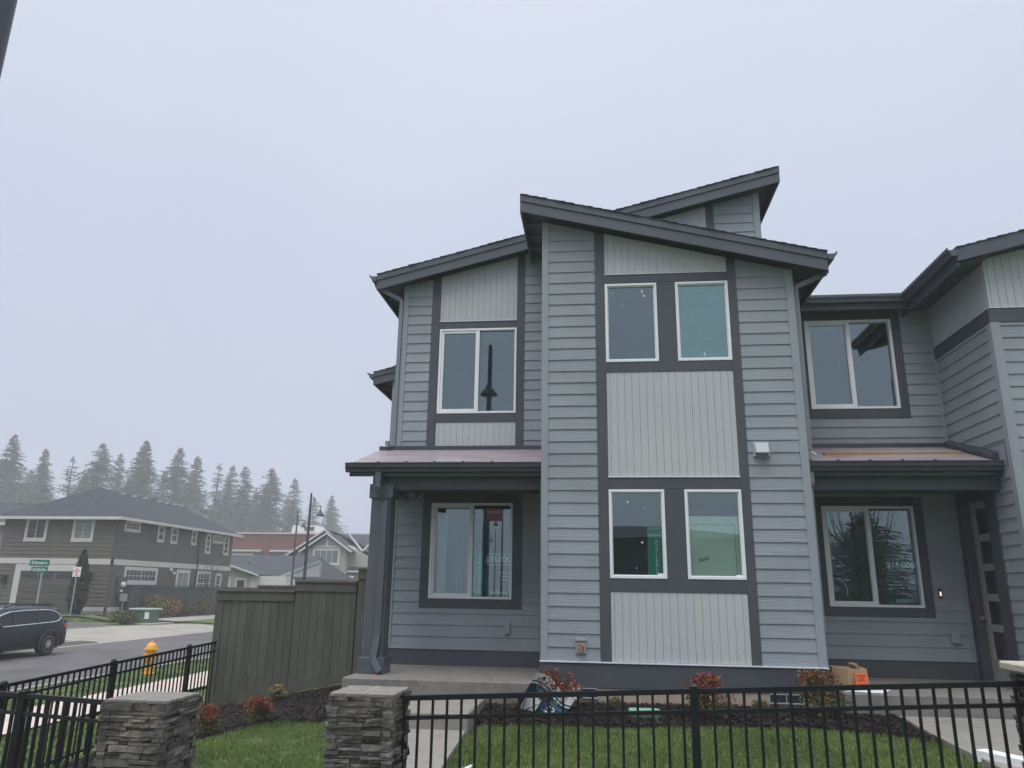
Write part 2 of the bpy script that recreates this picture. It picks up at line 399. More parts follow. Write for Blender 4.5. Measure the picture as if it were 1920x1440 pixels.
def sheet(name, m, left, right, y0, y1, off, nx, ny, lump=0, kind='structure', label=None, zf=None):
    """a sheet that follows the terrain; left/right are x as functions of y"""
    mb = MB(); L = left if callable(left) else (lambda y: left); R = right if callable(right) else (lambda y: right)
    for j in range(ny+1):
        y = y0+(y1-y0)*j/ny; a, b = L(y), R(y)
        for i in range(nx+1):
            x = a+(b-a)*i/nx; z = (zf(x, y) if zf else H(x, y))+off
            if lump: z += random.uniform(0, lump)
            mb.v.append((x, y, z))
    for j in range(ny):
        for i in range(nx): k = j*(nx+1)+i; mb.f.append((k, k+1, k+nx+2, k+nx+1))
    return struct(name, mb, m, label, kind, smooth=True)
def Hg(x, y):
    h = H(x, y)-.035
    if -23.9 < x < -18.9 and 27.4 <= y <= 39.9: h = min(h, -.66)
    if x <= -23.4 and 28.6 <= y <= 36.95: h = min(h, -.56)
    return h
gx = sorted(set(XK+list(np.linspace(-24, 8, 65))+[-23.95, -23.85, -23.35]+[-200, -150, -100, -80, -45, -35, 12, 20, 40, 80, 150])); gy = sorted(set(YK+list(np.linspace(-4, 30, 35))+[27.35, 27.45, 28.55, 28.65, 32, 34, 36, 36.9, 37.0, 39.85, 39.95]+[-150, -80, -40, -20, 40, 50, 80, 110, 150, 200]))
mb = MB()
for y in gy:
    for x in gx: mb.v.append((x, y, Hg(x, y)))
for j in range(len(gy)-1):
    for i in range(len(gx)-1): k = j*len(gx)+i; mb.f.append((k, k+1, k+len(gx)+1, k+len(gx)))
struct('ground', mb, 'farturf', 'rough green ground around the houses', smooth=True)
# street, kerbs, pavements
def flat(name, m, x0, x1, y0, y1, z0, z1, label=None, bevel=.01):
    mb = MB(); mb.box(x0, x1, y0, y1, z0, z1); o = obj(name, mb, m, bevel=bevel); o['kind'] = 'structure'
    if label: o['label'] = label
    return o
sheet('road', 'asphalt', -19.0, -11.62, -80, 200, .04, 8, 60, zf=lambda x, y: -.64-.0*abs(x))
mb = MB()
mb.box(-11.62, -11.47, -80, 200, -.8, -.46)
struct('near_kerb', mb, 'farconcrete', 'pale concrete kerb on the near side of the street')
mb = MB(); mb.box(-19.15, -19.0, -80, 27.2, -.8, -.45); mb.box(-19.15, -19.0, 40.0, 200, -.8, -.45)
mb.prism([(-19.15, 27.2, -.8), (-19.0, 27.2, -.8), (-19.0, 27.2, -.45), (-19.15, 27.2, -.45)], (0, 1.0, -.10)); mb.prism([(-19.15, 40, -.8), (-19.0, 40, -.8), (-19.0, 40, -.45), (-19.15, 40, -.45)], (0, -1.5, -.12))
struct('far_kerb', mb, 'farconcrete', 'concrete kerb on the far side of the street')
mb = MB(); mb.box(-19.0, -18.7, -80, 200, -.7, -.592); struct('gutter_strip', mb, 'farconcrete', 'pale gutter strip along the far kerb')
sheet('lane_apron', 'farconcrete', -23.9, -18.98, 27.5, 39.8, .02, 10, 6, zf=lambda x, y: -.61+.16*min(1, (-18.98-x)/2.0))
sheet('lane', 'asphalt', -60, lambda y: -23.9, 28.8, 36.9, .02, 20, 4, zf=lambda x, y: -.45)
mb = MB(); mb.box(-60, -24.6, 36.85, 37.02, -.6, -.32); mb.prism([(-24.6, 36.85, -.6), (-24.6, 37.02, -.6), (-24.6, 37.02, -.32), (-24.6, 36.85, -.32)], (1.0, .9, -.10)); struct('lane_kerb', mb, 'farconcrete', 'pale kerb along the far side of the lane')
sheet('far_pavement', 'farconcrete', -24.3, -22.4, 39.75, 90, .03, 3, 20)
sheet('driveway', 'farconcrete', -32.6, -28.3, 37.0, 39.5, .04, 4, 4, zf=lambda x, y: -.36+.07*(y-37.0))
sheet('far_verge', 'farturf', -22.4, -19.15, 40.4, 90, .015, 4, 20)
sheet('far_lawn', 'farturf', -28.2, -24.4, 37.02, 39.4, .03, 8, 6, lump=.03)
sheet('pavement', 'frontwalk', -9.7, -8.35, -20, 80, .03, 3, 80)
sheet('verge', 'farturf', -11.45, -9.75, -20, 80, .02, 4, 60)
sheet('side_verge', 'farturf', -8.3, -5.9, 4, 12.3, .0, 8, 30)
# own garden
def lawn_top_left(x): return 9.75+.12*math.sin(x*2.2)+(-.12*(x+3.3)) if x > -5 else 9.95
sheet('lawn', 'turf', -5.6, -2.38, 4.6, 9.9, .0, 30, 50, lump=.012)
sheet('front_lawn', 'turf', -1.48, lambda y: 3.52, 4.6, 9.6, .0, 40, 50, lump=.012)
def wob(x, s): return .05*math.sin(x*3.1+s)+.03*math.sin(x*7.7+s*2)
def bed(name, pts_lo, pts_hi, n, m, off, lab):
    """a bed between two polylines y(x)"""
    xs = np.linspace(pts_lo[0][0], pts_lo[-1][0], n+1); mbb = MB()
    for x in xs:
        a = np.interp(x, *zip(*pts_lo))+wob(x, 1); b = np.interp(x, *zip(*pts_hi))
        for j in range(m+1):
            y = a+(b-a)*j/m; e = 0 if j == 0 else 1
            mbb.v.append((x, y, H(x, y)+(off+random.uniform(0, .018))*e-(0 if e else .012)))
    for i in range(n):
        for j in range(m): k = i*(m+1)+j; mbb.f.append((k, k+m+1, k+m+2, k+1))
    return struct(name, mbb, 'mulch', lab, smooth=True)
LO1 = [(-6.2, 7.2), (-5.6, 8.6), (-5.0, 9.6), (-4.4, 10.15), (-3.8, 9.95), (-3.4, 9.75), (-2.4, 9.75)]
HI1 = [(-6.2, 12.45), (-3.6, 12.45), (-3.3, 10.4), (-2.4, 10.3)]
bed('mulch_bed', LO1, HI1, 60, 40, .02, 'dark bark mulch bed in front of the green board fence')
LO2 = [(-1.5, 9.25), (0, 9.3), (1, 9.4), (2.2, 9.55), (3.0, 9.35), (3.5, 8.9)]
HI2 = [(-1.5, 10.5), (3.5, 10.5)]
bed('mulch_bed', LO2, HI2, 70, 16, .02, 'dark bark mulch bed along the base of the projecting bay')
LO3 = [(5.02, 9.5), (8, 9.5)]; HI3 = [(5.02, 10.5), (8, 10.5)]
bed('mulch_bed', LO3, HI3, 20, 8, .03, 'dark bark mulch bed right of the right hand walkway')
def inbed(x, y):
    if x < -2.3: return np.interp(x, *zip(*LO1))+.0 < y < np.interp(x, *zip(*HI1))
    if x < 3.5: return np.interp(x, *zip(*LO2)) < y < 10.45
    return x > 5.02 and y > 9.5
# bark chips
mb = MB()
def chip(x, y):
    z = H(x, y)+random.uniform(.028, .06); a = random.uniform(0, 6.28); l = random.uniform(.012, .04); w = random.uniform(.006, .014)
    dx, dy = math.cos(a), math.sin(a); t = random.uniform(-.4, .4)
    mb.poly([(x-dx*l-dy*w, y-dy*l+dx*w, z-l*t), (x+dx*l-dy*w, y+dy*l+dx*w, z+l*t), (x+dx*l+dy*w, y+dy*l-dx*w, z+l*t+random.uniform(-.01, .01)), (x-dx*l+dy*w, y-dy*l-dx*w, z-l*t)])
n = 0
while n < 15000:
    if random.random() < .5: x, y = random.uniform(-6.1, -2.45), random.uniform(8, 12.3)
    else: x, y = random.uniform(-1.5, 3.6), random.uniform(8.9, 10.45)
    if inbed(x, y): chip(x, y); n += 1
struct('bark_chips', mb, 'chips', 'loose bark chips scattered over the mulch beds', 'stuff')
# grass blades
def blades(name, m, region, n, hh, ww, lab):
    P = []
    while len(P) < n:
        q = region()
        if q: P.append(q)
    P = np.array(P); x, y = P[:, 0], P[:, 1]; z = np.array([H(a, b) for a, b in P])
    a = NR.uniform(0, 2*np.pi, n); h = NR.uniform(hh[0], hh[1], n)*(1+.35*np.sin(x*3+1.3*np.sin(y*2.1))*np.sin(y*2.6)); w = NR.uniform(ww[0], ww[1], n); b = NR.uniform(0, 2*np.pi, n); lean = NR.uniform(.1, .75, n)*h
    dx, dy = np.cos(a)*w, np.sin(a)*w; lx, ly = np.cos(b)*lean, np.sin(b)*lean
    V = np.stack([np.stack([x-dx, y-dy, z], 1), np.stack([x+dx, y+dy, z], 1), np.stack([x+dx*.8+lx*.35, y+dy*.8+ly*.35, z+h*.6], 1), np.stack([x-dx*.8+lx*.35, y-dy*.8+ly*.35, z+h*.6], 1), np.stack([x+lx, y+ly, z+h], 1)], 1).reshape(-1, 3)
    F = []
    for i in range(n): k = i*5; F.append((k, k+1, k+2, k+3)); F.append((k+3, k+2, k+4))
    g = MB(); g.v = V.tolist(); g.f = F
    return struct(name, g, m, lab, 'stuff')
def r_front():
    x, y = random.uniform(-1.47, 3.5), random.uniform(6.2, 9.7)
    return (x, y) if not inbed(x, y-.03) and random.random() < (8.2/y)**1.2 else None
def r_left():
    x, y = random.uniform(-5.6, -2.43), random.uniform(6.4, 10.3)
    return (x, y) if not inbed(x, y-.03) else None
blades('lawn_grass', 'blade', r_front, 90000, (.022, .052), (.0018, .0035), 'short green grass of the lawn below the bay')
blades('lawn_grass', 'blade', r_left, 48000, (.022, .05), (.0018, .0035), 'short green grass of the lawn left of the stone pillar')
def r_side():
    x, y = random.uniform(-8.2, -6.0), random.uniform(5.5, 12)
    return (x, y)
def r_verge():
    return (random.uniform(-11.4, -9.8), random.uniform(12, 26))
blades('verge_grass', 'farblade', r_side, 16000, (.03, .06), (.003, .006), 'yellowish grass outside the metal side fence')
blades('verge_grass', 'farblade', r_verge, 16000, (.03, .06), (.005, .009), 'grass strip by the yellow hydrant')
# walkways and landings
def walk(name, x0, x1, pts, lab, gap=1.25):
    mb = MB()
    for k in range(len(pts)-1):
        (y0, z0), (y1, z1) = pts[k], pts[k+1]
        mb.hexa([(x0, y0, z0-.3), (x1, y0, z0-.3), (x1, y1, z1-.3), (x0, y1, z1-.3), (x0, y0+.004, z0), (x1, y0+.004, z0), (x1, y1-.004, z1), (x0, y1-.004, z1)])
    o = obj(name, mb, 'walk', bevel=.006); o['kind'] = 'structure'; o['label'] = lab
walk('walkway', -2.42, -1.48, [(3.6, -.14), (4.9, -.13), (6.2, -.08), (7.5, .0), (8.85, .10)], 'concrete walkway leading to the left porch')
walk('walkway', 3.52, 5.02, [(3.6, .13), (4.9, .13), (6.2, .13), (7.5, .13), (8.7, .16), (9.85, .20)], 'concrete walkway leading to the right porch')

# ------------------------------------------------------------ the townhouse
HS = thing('townhouse', 'dark grey two-storey townhouse block with projecting bay and sloped roofs', 'house', (0, 10.5, .2))
BY, WY, RX, RY = 10.5, 12.15, 5.40, 10.40
bf, wf, rf, rs = faceY(BY), faceY(WY), faceY(RY), faceXm(RX)
def mainroof(x): return 6.92+.2535*(x+3.8)          # top of shingles at the rake
def bayroof(x): return 7.42-.2545*(x+1.11)
def wingroof(x): return 6.25+.25*(x-4.93)
topM = lambda p: mainroof(p[0])-.27-p[1]
topB = lambda p: bayroof(p[0])-.27-p[1]
topR = lambda p: wingroof(p[0])-.2-p[1]
# shells with real window openings
bw = [(.145, .90, 1.765, 2.953), (1.17, 1.925, 1.765, 2.953), (.145, .90, 4.79, 6.003), (1.17, 1.925, 4.79, 6.003)]
lw_ = [(-2.685, -1.345, 4.44, 5.945), (-2.70, -1.37, 1.447, 2.945)]
rw_ = [(3.41, 4.765, 4.445, 5.935), (3.41, 4.755, 1.426, 2.912)]
mb = MB(); wall(mb, bf, -.78, 2.84, .10, 7.4, bw, top=topB); mb.box(-.78, -.63, BY+.15, WY, .1, 7.0); mb.box(2.69, 2.84, BY+.15, WY, .1, 6.1)
obj('bay_wall', mb, 'siding', HS)
mb = MB(); wall(mb, wf, -3.35, -.78, .10, 8, lw_, top=topM); wall(mb, wf, -.78, 2.84, 5.9, 9, (), top=topM)
mb.box(-3.35, -3.2, WY+.15, 24, .1, 6.7); mb.box(2.69, 2.84, WY+.15, 24, 5.9, 8.2)
obj('main_wall', mb, 'siding', HS)
mb = MB(); wall(mb, wf, 2.84, RX, .10, 6.1, rw_); obj('recess_wall', mb, 'siding', HS)
DR = (11.22, 12.0, .46, 2.95)
mb = MB(); wall(mb, rs, RY, WY, .1, 6.2, [DR]); wall(mb, rf, RX, 10.5, .1, 7.4, (), top=topR); mb.box(RX, 10.5, 10.6, 24, 6.0, 6.05)
obj('wing_wall', mb, 'siding', HS)
# siding
def lapobj(mp, *a, **k):
    b = MB(); lap(b, mp, *a, **k); return obj('lap_siding', b, 'siding', HS)
lapobj(bf, -.69, 0, .705, 7.4, topB); lapobj(bf, 2.05, 2.74, .705, 7.4, topB)
mb = MB(); lap(mb, wf, -3.27, -2.845, .705, 3.15); lap(mb, wf, -2.845, -1.21, .705, 1.30); lap(mb, wf, -1.21, -.78, .705, 3.15); obj('lap_siding', mb, 'siding', HS)
lapobj(wf, -3.27, -2.845, 3.7, 8, topM); lapobj(wf, -1.21, -.78, 3.7, 8, topM); lapobj(wf, 2.07, 2.74, 6.2, 9, topM)
mb = MB(); lap(mb, wf, 2.84, 4.905, 3.7, 4.295); lap(mb, wf, 4.905, 5.36, 3.7, 6.2); obj('lap_siding', mb, 'siding', HS)
mb = MB(); lap(mb, wf, 2.84, 4.895, .705, 1.285); lap(mb, wf, 4.895, 5.31, .705, 3.12); obj('lap_siding', mb, 'siding', HS)
lapobj(rs, RY+.09, WY-.03, 3.6, 5.23); lapobj(rs, RY+.09, 10.98, .705, 3.25); lapobj(rf, RX+.10, 10.5, .705, 5.23)
# corner boards
def trimpart(name, m, boxes, parent=HS, bevel=.003):
    t = MB()
    for mp, u0, u1, z0, z1, d, *tp in boxes: slabs(t, mp, u0, u1, z0, z1, 0, d, tp[0] if tp else None)
    return obj(name, t, m, parent, bevel=bevel)
trimpart('corner_board', 'cornerboard', [(bf, -.79, -.69, .705, 7.6, .024, topB)])
trimpart('corner_board', 'cornerboard', [(bf, 2.74, 2.85, .705, 7.6, .024, topB)])
trimpart('corner_board', 'cornerboard', [(wf, -3.36, -3.27, .705, 7.6, .024, topM)])
trimpart('corner_board', 'cornerboard', [(wf, 2.74, 2.85, 6.2, 9, .024, topM)])
trimpart('corner_board', 'cornerboard', [(rf, RX, RX+.10, .705, 5.23, .024), (rs, RY-.024, RY+.09, .705, 5.23, .024)])
trimpart('corner_board', 'cornerboard', [(wf, 5.355, 5.385, 3.7, 6.1, .03), (rs, WY-.035, WY-.0, 3.7, 6.1, .02)])
# dark trim of the bay
trimpart('trim_board', 'trim', [(bf, 0, .145, .705, 7.4, .022, topB)]); trimpart('trim_board', 'trim', [(bf, 1.925, 2.05, .705, 7.4, .022, topB)])
trimpart('trim_board', 'trim', [(bf, .145, 1.925, 6.015, 6.145, .020)]); trimpart('trim_board', 'trim', [(bf, .145, 1.925, 4.635, 4.79, .020)])
trimpart('trim_board', 'trim', [(bf, .145, 1.925, 2.965, 3.115, .020)]); trimpart('trim_board', 'trim', [(bf, .145, 1.925, 1.59, 1.755, .020)])
trimpart('trim_board', 'trim', [(bf, .905, 1.165, 4.79, 6.015, .018)]); trimpart('trim_board', 'trim', [(bf, .905, 1.165, 1.755, 2.965, .018)])
# dark trim left
trimpart('trim_board', 'trim', [(wf, -2.845, -2.70, 3.7, 8, .022, topM)]); trimpart('trim_board', 'trim', [(wf, -1.345, -1.21, 3.7, 8, .022, topM)])
trimpart('trim_board', 'trim', [(wf, -2.70, -1.345, 5.95, 6.075, .020)]); trimpart('trim_board', 'trim', [(wf, -2.70, -1.345, 4.285, 4.44, .020)])
trimpart('trim_board', 'trim', [(wf, 1.94, 2.07, 6.2, 9, .022, topM)])
def surround(x0, x1, z0, z1, a, b, c, d, mp=wf):
    """window surround: outer x0..x1, z0..z1, opening a..b, c..d"""
    trimpart('window_surround', 'trim', [(mp, x0, a, z0, z1, .022), (mp, b, x1, z0, z1, .022), (mp, a, b, z0, c, .020), (mp, a, b, d, z1, .020)])
surround(-2.845, -1.21, 1.30, 3.095, *lw_[1]); surround(3.27, 4.895, 1.285, 3.045, *rw_[1]); surround(3.27, 4.905, 4.295, 6.08, *rw_[0])
trimpart('trim_board', 'trim', [(wf, 2.84, 3.27, 3.7, 3.75, .02), (wf, -.85, -.79, .705, 3.15, .04)])
trimpart('trim_board', 'trim', [(wf, 2.852, 2.93, .44, 3.15, .10)])
trimpart('frieze_board', 'trim', [(wf, 2.84, 5.38, 6.085, 6.15, .03)])
# grooved light panels
mb = MB(); grooved(mb, bf, .147, 1.923, 6.155, 7.6, topB); obj('grooved_panel', mb, 'panel', HS)
mb = MB(); grooved(mb, bf, .147, 1.923, 3.135, 4.635); obj('grooved_panel', mb, 'panel', HS)
mb = MB(); grooved(mb, bf, .147, 1.923, .71, 1.59); obj('grooved_panel', mb, 'panel', HS)
mb = MB(); grooved(mb, wf, -2.69, -1.347, 6.09, 8, topM); obj('grooved_panel', mb, 'panel', HS)
mb = MB(); grooved(mb, wf, -2.69, -1.347, 3.75, 4.285); obj('grooved_panel', mb, 'panel', HS)
mb = MB(); grooved(mb, wf, -.6, 1.94, 6.3, 9, topM); obj('grooved_panel', mb, 'panel', HS)
mb = MB(); grooved(mb, rf, RX+.002, 10.5, 5.445, 7.5, topR); grooved(mb, rs, RY, WY-.01, 5.445, 6.1); obj('grooved_panel', mb, 'panel', HS)
# flashings and ledges
def ledge(mp, u0, u1, z, d=.045, h=.012, m='ledge'): trimpart('flashing', m, [(mp, u0, u1, z, z+h, d)], bevel=.002)
ledge(bf, .14, 1.93, 6.145, .032); ledge(bf, .14, 1.93, 3.116, .034, .016); ledge(wf, -2.70, -1.345, 6.076, .032); ledge(bf, -.80, 2.86, .688, .05, .017)
ledge(wf, -3.37, -.79, .688, .045, .016, 'cornerboard'); ledge(wf, 2.85, 5.37, .688, .045, .016, 'cornerboard'); ledge(rf, RX-.02, 10.5, 5.432, .035, .012); ledge(rs, RY, WY, 5.432, .03, .01)
trimpart('belly_band', 'trim', [(rf, RX-.02, 10.5, 5.23, 5.432, .024), (rs, RY-.02, WY, 5.23, 5.432, .024)])
trimpart('base_board', 'trim', [(bf, -.79, 2.85, .385, .688, .03)]); trimpart('base_board', 'trim', [(wf, -3.36, -.79, .43, .688, .03)]); trimpart('base_board', 'trim', [(wf, 2.85, RX, .43, .688, .03), (rs, RY, 11.05, .30, .688, .03)])
trimpart('base_board', 'trim', [(faceXm(-.79), BY-.03, WY, .40, 3.1, .012)])
trimpart('base_board', 'trim', [(rf, RX-.03, 10.5, .385, .688, .03)])
mb = MB(); mb.box(-.77, 2.83, 10.485, 10.62, 0, .385); obj('foundation', mb, 'foundation', HS)
mb = MB(); mb.box(-3.34, -.77, 12.16, 12.3, -.3, .43); mb.box(-3.34, -3.2, 12.3, 24, -.3, .43); obj('foundation', mb, 'foundation', HS)
mb = MB(); mb.box(RX+.01, 10.5, 10.39, 10.5, 0, .385); obj('foundation', mb, 'foundation', HS)
# roofs ---------------------------------------------------------
def shed(x0, z0, x1, z1, yf, yb, name='roof', eave_low='L', depth=.30, two=True, gut=True):
    """z0 at x0, z1 at x1 are the tops at the rake"""
    sl = (z1-z0)/(x1-x0); Z = lambda x: z0+sl*(x-x0)
    R = MB(); R.hexa([(x0, yf+.03, Z(x0)-.035-.10), (x1, yf+.03, Z(x1)-.035-.10), (x1, yb, Z(x1)-.135), (x0, yb, Z(x0)-.135), (x0, yf+.03, Z(x0)-.02), (x1, yf+.03, Z(x1)-.02), (x1, yb, Z(x1)-.02), (x0, yb, Z(x0)-.02)])
    r = obj(name, R, 'fascia', HS)
    s = MB(); n = int(abs(x1-x0)/.14); up = sl > 0
    for i in range(n+1):
        a = x0+(x1-x0)*i/(n+1); b = x0+(x1-x0)*(i+1)/(n+1)
        ha, hb = (.016, .002) if up else (.002, .016)
        j = random.uniform(-.012, .006)
        s.hexa([(a, yf-.015+j, Z(a)-.02), (b, yf-.015+j, Z(b)-.02), (b, yb, Z(b)-.02), (a, yb, Z(a)-.02), (a, yf-.015+j, Z(a)-.02+ha), (b, yf-.015+j, Z(b)-.02+hb), (b, yb, Z(b)-.02+hb), (a, yb, Z(a)-.02+ha)])
    obj('shingles', s, 'shingle', r)
    f = MB()
    def rb(t0, t1, y0, y1): f.hexa([(x0, y0, Z(x0)-t1), (x1, y0, Z(x1)-t1), (x1, y1, Z(x1)-t1), (x0, y1, Z(x0)-t1), (x0, y0, Z(x0)-t0), (x1, y0, Z(x1)-t0), (x1, y1, Z(x1)-t0), (x0, y1, Z(x0)-t0)])
    if two: rb(.02, .13, yf, yf+.03); obj('rake_board', f, 'fascia', r, bevel=.003); f = MB(); rb(.13, depth, yf+.018, yf+.045); obj('rake_board', f, 'fascia', r, bevel=.003)
    else: rb(.02, depth, yf, yf+.04); obj('rake_board', f, 'fascia', r, bevel=.003)
    sf = MB(); sf.poly([(x0, yf+.04, Z(x0)-.18), (x1, yf+.04, Z(x1)-.18), (x1, yb, Z(x1)-.18), (x0, yb, Z(x0)-.18)])
    # lookout blocks under the soffit
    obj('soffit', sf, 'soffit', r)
    e = MB(); xl, zl = (x0, z0) if z0 < z1 else (x1, z1); xh, zh = (x1, z1) if z0 < z1 else (x0, z0)
    sg = 1 if xl > xh else -1
    e.box(xl-.0*sg, xl-.03*sg, yf+.05, yb, zl-.29, zl-.02); obj('eave_board', e, 'fascia', r); e = MB(); e.box(xh, xh+.03*sg, yf+.05, yb, zh-.30, zh-.02)
    obj('eave_board', e, 'fascia', r); e = MB()
    for k in range(1, int((yb-yf)/.61)+1):
        if k < 4: e.box(xl-.05*sg, xl-.34*sg, yf+.61*k, yf+.61*k+.04, zl-.24, zl-.17)
    if e.v: obj('lookouts', e, 'fascia', r)
    e = MB()
    for k in range(1, 5):
        yy = yf+.04+.42*k
        if yy < 12.1 or x0 > 4: e.box(xh, xh+.34*(1 if xh < xl else -1), yy, yy+.04, zh-.30, zh-.19) if yy < yb else None
    if e.v: obj('lookouts', e, 'fascia', r)
    if gut:
        g = MB(); prof = [(0, -.125), (.075, -.125), (.085, -.08), (.125, -.045), (.125, -.005), (.115, -.005), (.115, -.04), (0, -.04)]
        g.prism([(xl+sg*(a+.002), yf-.02, zl-.02+b) for a, b in prof], (0, yb-yf, 0)); obj('gutter', g, 'gutter', r)
    return r
shed(-3.80, 6.92, 3.17, 8.687, 11.87, 24)
shed(-1.11, 7.42, 3.28, 6.303, 10.20, 13.4)
shed(-4.70, 6.03, -3.36, 6.36, 14.9, 24)
shed(4.93+.02, 6.25, 10.8, 7.72, 10.10, 24, depth=.22, two=False)
# recess roof with its gutter
mb = MB(); mb.hexa([(2.86, 11.86, 6.14), (4.97, 11.86, 6.14), (4.97, 16, 7.2), (2.86, 16, 7.2), (2.86, 11.86, 6.22), (4.97, 11.86, 6.22), (4.97, 16, 7.28), (2.86, 16, 7.28)])
r = obj('roof', mb, 'shingle', HS)
mb = MB(); mb.box(2.86, 5.0, 11.86, 11.885, 6.02, 6.20); obj('eave_board', mb, 'fascia', r)
mb = MB(); mb.box(2.86, 5.36, 11.885, 12.14, 6.10, 6.115); obj('soffit', mb, 'soffit', r)
mb = MB(); prof = [(0, -.125), (.075, -.125), (.085, -.08), (.11, -.045), (.11, -.005), (.10, -.005), (.10, -.04), (0, -.04)]
mb.prism([(2.86, 11.86-a, 6.245+b) for a, b in prof], (2.03, 0, 0)); obj('gutter', mb, 'gutter', r)
mb = MB(); mb.hexa([(4.95, 10.16, 6.02), (5.39, 10.16, 6.12), (5.39, 12.14, 6.12), (4.95, 12.14, 6.02), (4.95, 10.16, 6.03), (5.39, 10.16, 6.13), (5.39, 12.14, 6.13), (4.95, 12.14, 6.03)]); s_ = obj('soffit', mb, 'soffit', HS)
mb = MB()
for k in range(3): mb.tube([(5.15, 11.0+.07*k, 6.04), (5.15, 11.0+.07*k, 6.064)], .022, 10)
obj('soffit_vent', mb, 'blacktext', HS)
# roof vent on the upper roof
mb = MB(); z = mainroof(.98); mb.tube([(.9, 12.6, z-.1), (.9, 12.6, z+.16)], .06, 12); mb.tube([(.74, 12.6, z+.1), (.78, 12.6, z+.19), (.9, 12.6, z+.23), (1.02, 12.6, z+.2), (1.08, 12.6, z+.12)], .014, 6); obj('roof_vent', mb, 'darkmetal', HS)
# rear part wall
mb = MB(); wall(mb, faceY(15), -4.28, -3.2, -.3, 6.2, ()); mb.box(-4.28, -4.13, 15.15, 24, -.3, 5.8); obj('rear_wall', mb, 'siding', HS)
mb = MB(); lap(mb, faceY(15), -4.2, -3.2, .705, 6.1); obj('lap_siding', mb, 'siding', HS)
trimpart('corner_board', 'cornerboard', [(faceY(15), -4.29, -4.2, .2, 6.1, .024)])
# rooms seen through the panes
def room(x0, x1, y0, y1, z0, z1):
    m = MB()
    m.poly([(x0, y0, z0), (x0, y1, z0), (x0, y1, z1), (x0, y0, z1)]); m.poly([(x1, y0, z0), (x1, y0, z1), (x1, y1, z1), (x1, y1, z0)])
    m.poly([(x0, y1, z0), (x1, y1, z0), (x1, y1, z1), (x0, y1, z1)]); m.poly([(x0, y0, z1), (x0, y1, z1), (x1, y1, z1), (x1, y0, z1)])
    m.poly([(x0, y0, z0), (x1, y0, z0), (x1, y1, z0), (x0, y1, z0)])
    m.box(x0+.6, x0+1.5, y1-.05, y1-.01, z0+.01, z0+2.05) if x1-x0 > 2.4 else None
    obj('room', m, 'room', HS)
room(-.6, 2.66, BY+.152, 14.2, .66, 3.12); room(-.6, 2.66, BY+.152, 14.2, 3.75, 6.12)
room(-3.18, -.8, WY+.152, 15.5, .66, 3.1); room(-3.18, -.8, WY+.152, 15.5, 3.75, 6.12)
room(2.95, 5.3, WY+.152, 15.5, .66, 3.1); room(2.95, 5.3, WY+.152, 15.5, 3.75, 6.12)
# windows
def window(x0, x1, z0, z1, Y, slider=False, op=None, parent=HS, mp=None):
    f = MB(); w = .035; y0, y1 = Y-.028, Y+.06
    f.box(x0, x0+w, y0, y1, z0, z1); f.box(x1-w, x1, y0, y1, z0, z1); f.box(x0+w, x1-w, y0, y1, z0, z0+w); f.box(x0+w, x1-w, y0, y1, z1-w, z1)
    if not slider:
        g = .012
        f.box(x0+w, x0+w+g, y0+.02, y1, z0+w, z1-w); f.box(x1-w-g, x1-w, y0+.02, y1, z0+w, z1-w); f.box(x0+w+g, x1-w-g, y0+.02, y1, z0+w, z0+w+g); f.box(x0+w+g, x1-w-g, y0+.02, y1, z1-w-g, z1-w)
    W_ = obj('window', f, 'vinyl', parent, bevel=.002)
    xm = (x0+x1)/2
    if slider:
        m = MB(); m.box(xm-.025, xm+.03, y0+.004, y1, z0+w, z1-w); obj('mullion', m, 'vinyl', W_, bevel=.002)
        s = MB(); t = .045; a, b, c, d = x0+w, xm-.025, z0+w, z1-w
        s.box(a, a+t, y0+.014, y1-.02, c, d); s.box(b-t*.3, b, y0+.014, y1-.02, c, d); s.box(a+t, b-t*.3, y0+.014, y1-.02, c, c+t); s.box(a+t, b-t*.3, y0+.014, y1-.02, d-t, d)
        obj('sash', s, 'vinyl', W_, bevel=.002)
        for p, q, yy in ((a+t*.8, b-.01, Y+.015), (xm+.02, x1-w+.005, Y+.03)):
            g = MB(); g.box(p, q, yy, yy+.004, z0+w, z1-w); obj('pane', g, 'glass', W_)
    else:
        g = MB(); g.box(x0+w, x1-w, Y+.02, Y+.024, z0+w, z1-w); obj('pane', g, 'glass', W_)
    return W_
WB = [window(*h, BY) for h in bw]
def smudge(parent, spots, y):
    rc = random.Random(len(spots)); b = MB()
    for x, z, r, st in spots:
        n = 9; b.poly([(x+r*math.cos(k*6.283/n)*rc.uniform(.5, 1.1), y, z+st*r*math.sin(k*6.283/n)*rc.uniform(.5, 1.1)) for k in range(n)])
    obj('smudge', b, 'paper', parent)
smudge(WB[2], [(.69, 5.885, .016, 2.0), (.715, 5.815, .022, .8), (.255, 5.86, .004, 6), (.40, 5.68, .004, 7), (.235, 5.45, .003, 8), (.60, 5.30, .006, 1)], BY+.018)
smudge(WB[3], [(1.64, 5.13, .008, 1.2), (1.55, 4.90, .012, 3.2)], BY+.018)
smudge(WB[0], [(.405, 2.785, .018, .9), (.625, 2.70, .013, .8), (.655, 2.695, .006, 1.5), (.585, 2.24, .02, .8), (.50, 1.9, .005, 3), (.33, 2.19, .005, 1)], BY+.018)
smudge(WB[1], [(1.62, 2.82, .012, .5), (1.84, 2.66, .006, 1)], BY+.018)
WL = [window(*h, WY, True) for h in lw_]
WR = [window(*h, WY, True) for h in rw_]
smudge(WL[0], [(-2.36, 5.80, .006, 3), (-2.47, 5.70, .004, 3), (-2.42, 4.60, .010, 1), (-1.50, 5.85, .005, 1)], WY+.010)
